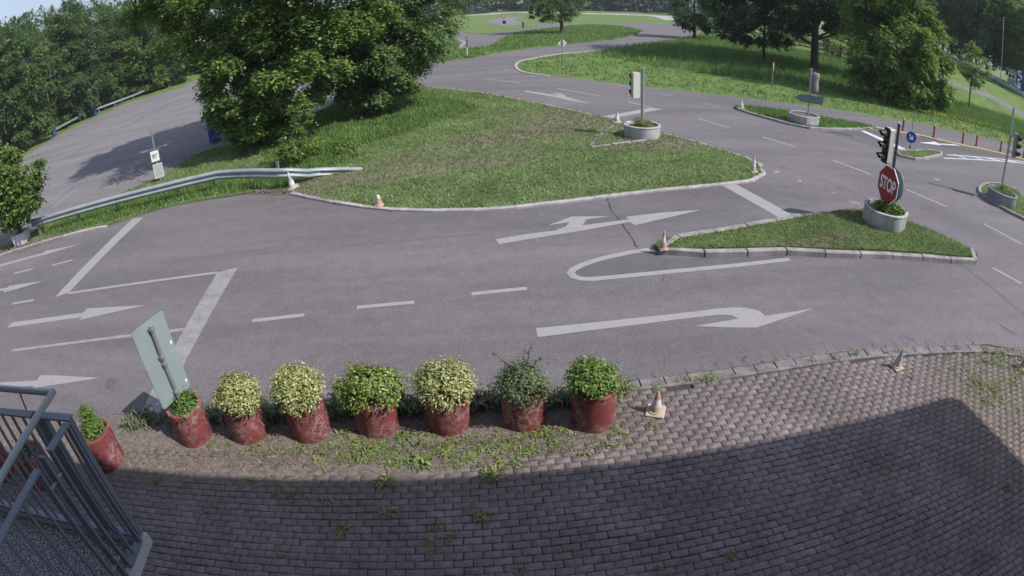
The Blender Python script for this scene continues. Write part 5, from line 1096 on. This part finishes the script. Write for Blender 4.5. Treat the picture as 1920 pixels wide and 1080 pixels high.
p = G(101, 250); o = empty('lamp_post', p); tag(o, 'slim grey lamp post by the first blue barrel at the car park', 'lamp post', 'lamp posts'); post(o, hz(p, 86, 136), .07, 'steel'); MB().tube([(0, 0, hz(p, 86, 136)), (.5, -.3, hz(p, 86, 136) + .1)], .04, 8).box((.7, -.42, hz(p, 86, 136) + .1), (.5, .2, .1), R(-30)).build('lamp_head', M['steel'], o)
d = atD(1876, 146, 88); o = empty('lamp_post', d); tag(o, 'thin pale lamp post before the forest at the far right', 'lamp post', 'lamp posts'); d2 = atD(1875, 30, 88); post(o, d2.z - d.z, .06, 'steel'); MB().box((.12, -.12, d2.z - d.z), (.35, .2, .1), R(-40)).build('lamp_head', M['steel'], o)
# white planter with bush
p = place(45, 461, .34); p.z = .05; wp = empty('white_planter', p, R(20)); tag(wp, 'white painted square planter in the brown litter at the end of the guardrail', 'planter')
vs = []; 
MB().add([(x * a, y * a, z) for a, z in ((.27, 0), (.33, .44)) for x, y in ((-1, -1), (1, -1), (1, 1), (-1, 1))] + [(x * .27, y * .27, .44) for x, y in ((-1, -1), (1, -1), (1, 1), (-1, 1))] + [(x * .27, y * .27, .36) for x, y in ((-1, -1), (1, -1), (1, 1), (-1, 1))], [(0, 1, 5, 4), (1, 2, 6, 5), (2, 3, 7, 6), (3, 0, 4, 7), (4, 5, 9, 8), (5, 6, 10, 9), (6, 7, 11, 10), (7, 4, 8, 11), (8, 9, 13, 12), (9, 10, 14, 13), (10, 11, 15, 14), (11, 8, 12, 15), (12, 13, 14, 15)]).build('box', concrete('white_paint_stained', (.72, .72, .76), (.36, .35, .38)), wp)
tree('planter_bush', (p.x, p.y, .40), 'tall leafy bush growing from the white planter with a shoot arching right', 'bush', None, 'leaf_horn', [(-.15, 0, 1.9, 1.15, 1.1, 1.75, 1.2), (0.4, 0, 1.1, .9, .8, .9, .4), (-.9, .3, 2.0, 1.0, .9, 1.7, .5), (1.25, .2, 1.25, .3, .2, .5, .1), (1.6, .3, 1.9, .25, .2, .5, .1), (1.9, .4, 2.4, .15, .12, .35, .06)], 0.14, 170, 0.05, 3.0, nclump=80, cr=0.2, limbs=26, zmin=.1)
# booth and blue panel on the bank
d = atD(1896, 160, 88); bo = empty('booth', d, R(-55)); tag(bo, 'small grey green booth with white framed window behind the far right guardrail', 'booth')
MB().box((0, 0, .95), (1.35, 1.2, 1.9), 0, .02).build('wall', M['hut'], bo); MB().box((0, -.62, 1.35), (1.2, .04, .75)).build('window_frame', M['white_sheet'], bo); [MB().box((x, -.65, 1.35), (.45, .03, .55)).build('window_pane', M['glass_dark'], bo) for x in (-.28, .28)]
MB().box((0, 0, 2.02), (1.6, 1.5, .1)).build('roof', M['pale_grey'], bo); MB().tube([(-1.0, -.5, 0), (-1.0, -.5, 2.3)], .03, 6).tube([(-1.0, -.5, 2.3), (.9, -.5, 2.3)], .03, 6).build('frame', M['pale_grey'], bo)
d = atD(1914, 172, 87); bp = empty('advertising_panel', d, R(-55)); tag(bp, 'dark blue panel with bold white shapes at the far right border', 'panel')
MB().box((.5, 0, 1.6), (2.6, .12, 3.0)).build('panel', M['blue_dark'], bp)
lt = MB()
for x, z, w, hh in ((-.45, 2.75, .55, .22), (-.6, 2.45, .16, .5), (-.3, 2.2, .45, .2), (-.1, 1.95, .16, .45), (-.5, 1.6, .5, .18), (-.6, 1.3, .16, .5), (-.35, 1.05, .5, .18), (-.4, .6, .55, .5)): lt.box((x, -.07, z), (w, .02, hh))
lt.build('white_print', M['white_sheet'], bp)

# ------------------------------------------------------------------ balcony landing with railing
ZB, ZT = 2.40, 3.363
cT = G(131, 782, ZT); cN = G(0, 770, ZT); cE = G(82, 842, ZT); c3 = G(70, 878, ZT); c4 = G(0, 1012, ZT)
dn = (Vector((cN.x, cN.y)) - Vector((cT.x, cT.y))).normalized(); de = (Vector((c4.x, c4.y)) - Vector((c3.x, c3.y))).normalized()
de = Vector((-dn.y, dn.x)) if Vector((-dn.y, dn.x)).dot(de) > 0 else Vector((dn.y, -dn.x))
C0 = Vector((cT.x, cT.y))
land = empty('landing', (C0.x, C0.y, 0)); tag(land, 'raised landing slab of pebbled concrete at the lower left corner', 'landing')
def LQ(a, b): return dn * a + de * b            # local offsets from the corner
def quadbox(mb, a0, b0, a1, b1, z0, z1):
    q = [LQ(a0, b0), LQ(a1, b0), LQ(a1, b1), LQ(a0, b1)]; vs = [(p.x, p.y, z0) for p in q] + [(p.x, p.y, z1) for p in q]
    mb.add(vs, [(3, 2, 1, 0), (4, 5, 6, 7), (0, 1, 5, 4), (1, 2, 6, 5), (2, 3, 7, 6), (3, 0, 4, 7)]); return mb
quadbox(MB(), .03, .03, 5, 3.2, ZB - .15, ZB - .06).build('slab', M['wasch'], land)
quadbox(MB(), -.03, -.03, 5, .029, ZB - .10, ZB - .01).build('edge_beam', M['pale_grey'], land); quadbox(MB(), -.03, .03, .029, 3.2, ZB - .10, ZB - .01).build('edge_beam', M['pale_grey'], land)
quadbox(MB(), .4, .5, 5, 3.0, 0, ZB - .151).build('support_wall', M['wall'], land)
rl = empty('railing', (C0.x, C0.y, 0)); tag(rl, 'grey blue steel railing with flat bars and a round stainless handrail', 'railing')
def panel(a0, b0, a1, b1, nb, wide=()):
    top = MB(); w = .028
    dx, dy = (a1 - a0), (b1 - b0); L0 = math.hypot(dx, dy)
    for z0, z1 in ((ZT - .012, ZT), (ZB, ZB + .012)):
        top = MB()
        if abs(dx) > abs(dy): quadbox(top, min(a0, a1), b0 - w, max(a0, a1), b0 + w, z0, z1)
        else: quadbox(top, a0 - w, min(b0, b1), a0 + w, max(b0, b1), z0, z1)
        top.build('frame_rail', M['frame_paint'], rl)
    for i in range(nb + 1):
        t = i / nb; a, b = a0 + dx * t, b0 + dy * t; e = .008; ww = .008 if 0 < i < nb else .020
        if abs(dx) > abs(dy): a = min(max(a, min(a0, a1) + e + .001), max(a0, a1) - e - .001)
        else: b = min(max(b, min(b0, b1) + e + .001), max(b0, b1) - e - .001)
        mb = MB()
        if abs(dx) > abs(dy): quadbox(mb, a - e, b - ww, a + e, b + ww, ZB + .013, ZT - .013)
        else: quadbox(mb, a - ww, b - e, a + ww, b + e, ZB + .013, ZT - .013)
        mb.build('bar', M['frame_paint'], rl)
panel(0.0, 0, .25, 0, 2); panel(.36, 0, 1.9, 0, 13)
panel(0.0, .045, 0, .27, 2); panel(0.0, .41, 0, 2.9, 22)
for a, b in ((.305, .0), (0.0, .34)):
    mb = MB(); quadbox(mb, a - .03, b - .008, a + .03, b + .008, ZB - .2, ZT + .02); mb.build('rail_stanchion', M['frame_paint'], rl)
for z in (ZB + .12, ZT - .15):
    q0 = LQ(0.0, .28); q1 = LQ(0.0, .40); MB().tube([(q0.x, q0.y, z), (q1.x, q1.y, z)], .008, 8).build('spacer', M['steel'], rl)
hr = [G(-60, 722, ZT + .10), G(0, 729.5, ZT + .10), G(99, 736, ZT + .10)]; hh = [G(99, 736, ZT + .10), G(48, 828, ZT + .10), G(0, 908, ZT + .10), G(-40, 975, ZT + .10)]
corner = hr[-1]; o0 = Vector((C0.x, C0.y, 0))
d1 = (hr[0] - corner).normalized(); d2_ = (hh[-1] - corner).normalized()
MB().tube([corner + d1 * 3.0 - o0, corner - o0], .021, 16).build('handrail', M['stainless'], rl, True); MB().tube([corner - d2_ * .012 - o0, corner + d2_ * 3.2 - o0], .0215, 16).build('handrail', M['stainless'], rl, True)
for t in (.35, 1.4):
    a = corner + d1 * t - o0; MB().tube([a, a + Vector((de.x * .02, de.y * .02, -.14))], .006, 8).build('handrail_bracket', M['frame_paint'], rl)

# ------------------------------------------------------------------ the building behind the camera (its roof casts the shade on the paving)
HR = 8.0; k = 1 / math.tan(SUN_EL); off = Vector((SH.x * k * HR, SH.y * k * HR))
def back(p): return Vector((p[0] - off.x, p[1] - off.y))
e0 = G(314.6, 888); e1 = G(1750, 754); u = (Vector((e1.x, e1.y)) - Vector((e0.x, e0.y))).normalized(); cor = Vector((e1.x, e1.y)) + u * .22
s0 = G(1784, 765.5); s1 = G(1914, 901); v = (Vector((s1.x, s1.y)) - Vector((s0.x, s0.y))).normalized()
RC = back(cor); roofp = [RC, RC - u * 32, RC - u * 32 + v * 16, RC + v * 16]
bd_ = empty('building', (0, -4, 0)); tag(bd_, 'building behind the viewpoint with a wide flat roof shading the paving', 'building')
n4 = [(p.x, p.y + 4, HR - .35) for p in roofp] + [(p.x, p.y + 4, HR) for p in roofp]
MB().add(n4, [(3, 2, 1, 0), (4, 5, 6, 7), (0, 1, 5, 4), (1, 2, 6, 5), (2, 3, 7, 6), (3, 0, 4, 7)]).build('roof', M['concrete'], bd_)
wn = Vector((-u.y, u.x)); w0 = Vector((0, -.35)); A = w0 + u * (RC.x - 1.5); B = w0 - u * 18
wl = [A, B, B - wn * 10, A - wn * 10]; n4 = [(p.x, p.y + 4, 0) for p in wl] + [(p.x, p.y + 4, HR - .351) for p in wl]
MB().add(n4, [(3, 2, 1, 0), (4, 5, 6, 7), (0, 1, 5, 4), (1, 2, 6, 5), (2, 3, 7, 6), (3, 0, 4, 7)]).build('wall', M['wall'], bd_)
for i in range(6):
    for z in (1.6, 5.0):
        p = w0 + u * (-9 + 3.4 * i); a = math.atan2(u.y, u.x); f = MB().box((p.x + wn.x * .02, p.y + 4 + wn.y * .02, z), (1.5, .06, 1.4), a).build('window', M['white_sheet'], bd_); MB().box((p.x + wn.x * .04, p.y + 4 + wn.y * .04, z), (1.3, .06, 1.2), a).build('pane', M['glass_dark'], f)
hz_ = MB().box((0, 450, 19), (1840, 1540, 40)).build('haze', None); hm = bpy.data.materials.new('haze'); hm.use_nodes = True; t_ = hm.node_tree; t_.nodes.clear()
ho = t_.nodes.new('ShaderNodeOutputMaterial'); hv = t_.nodes.new('ShaderNodeVolumePrincipled'); hv.inputs['Color'].default_value = (.82, .88, 1, 1); hv.inputs['Density'].default_value = HAZE
t_.links.new(hv.outputs[0], ho.inputs['Volume']); hz_.data.materials.append(hm); tag(hz_, kind='stuff'); hz_['label'] = 'thin pale summer haze over the whole practice ground'; hz_['category'] = 'haze'
print('objects', len(bpy.data.objects), 'faces', sum(len(m.polygons) for m in bpy.data.meshes))
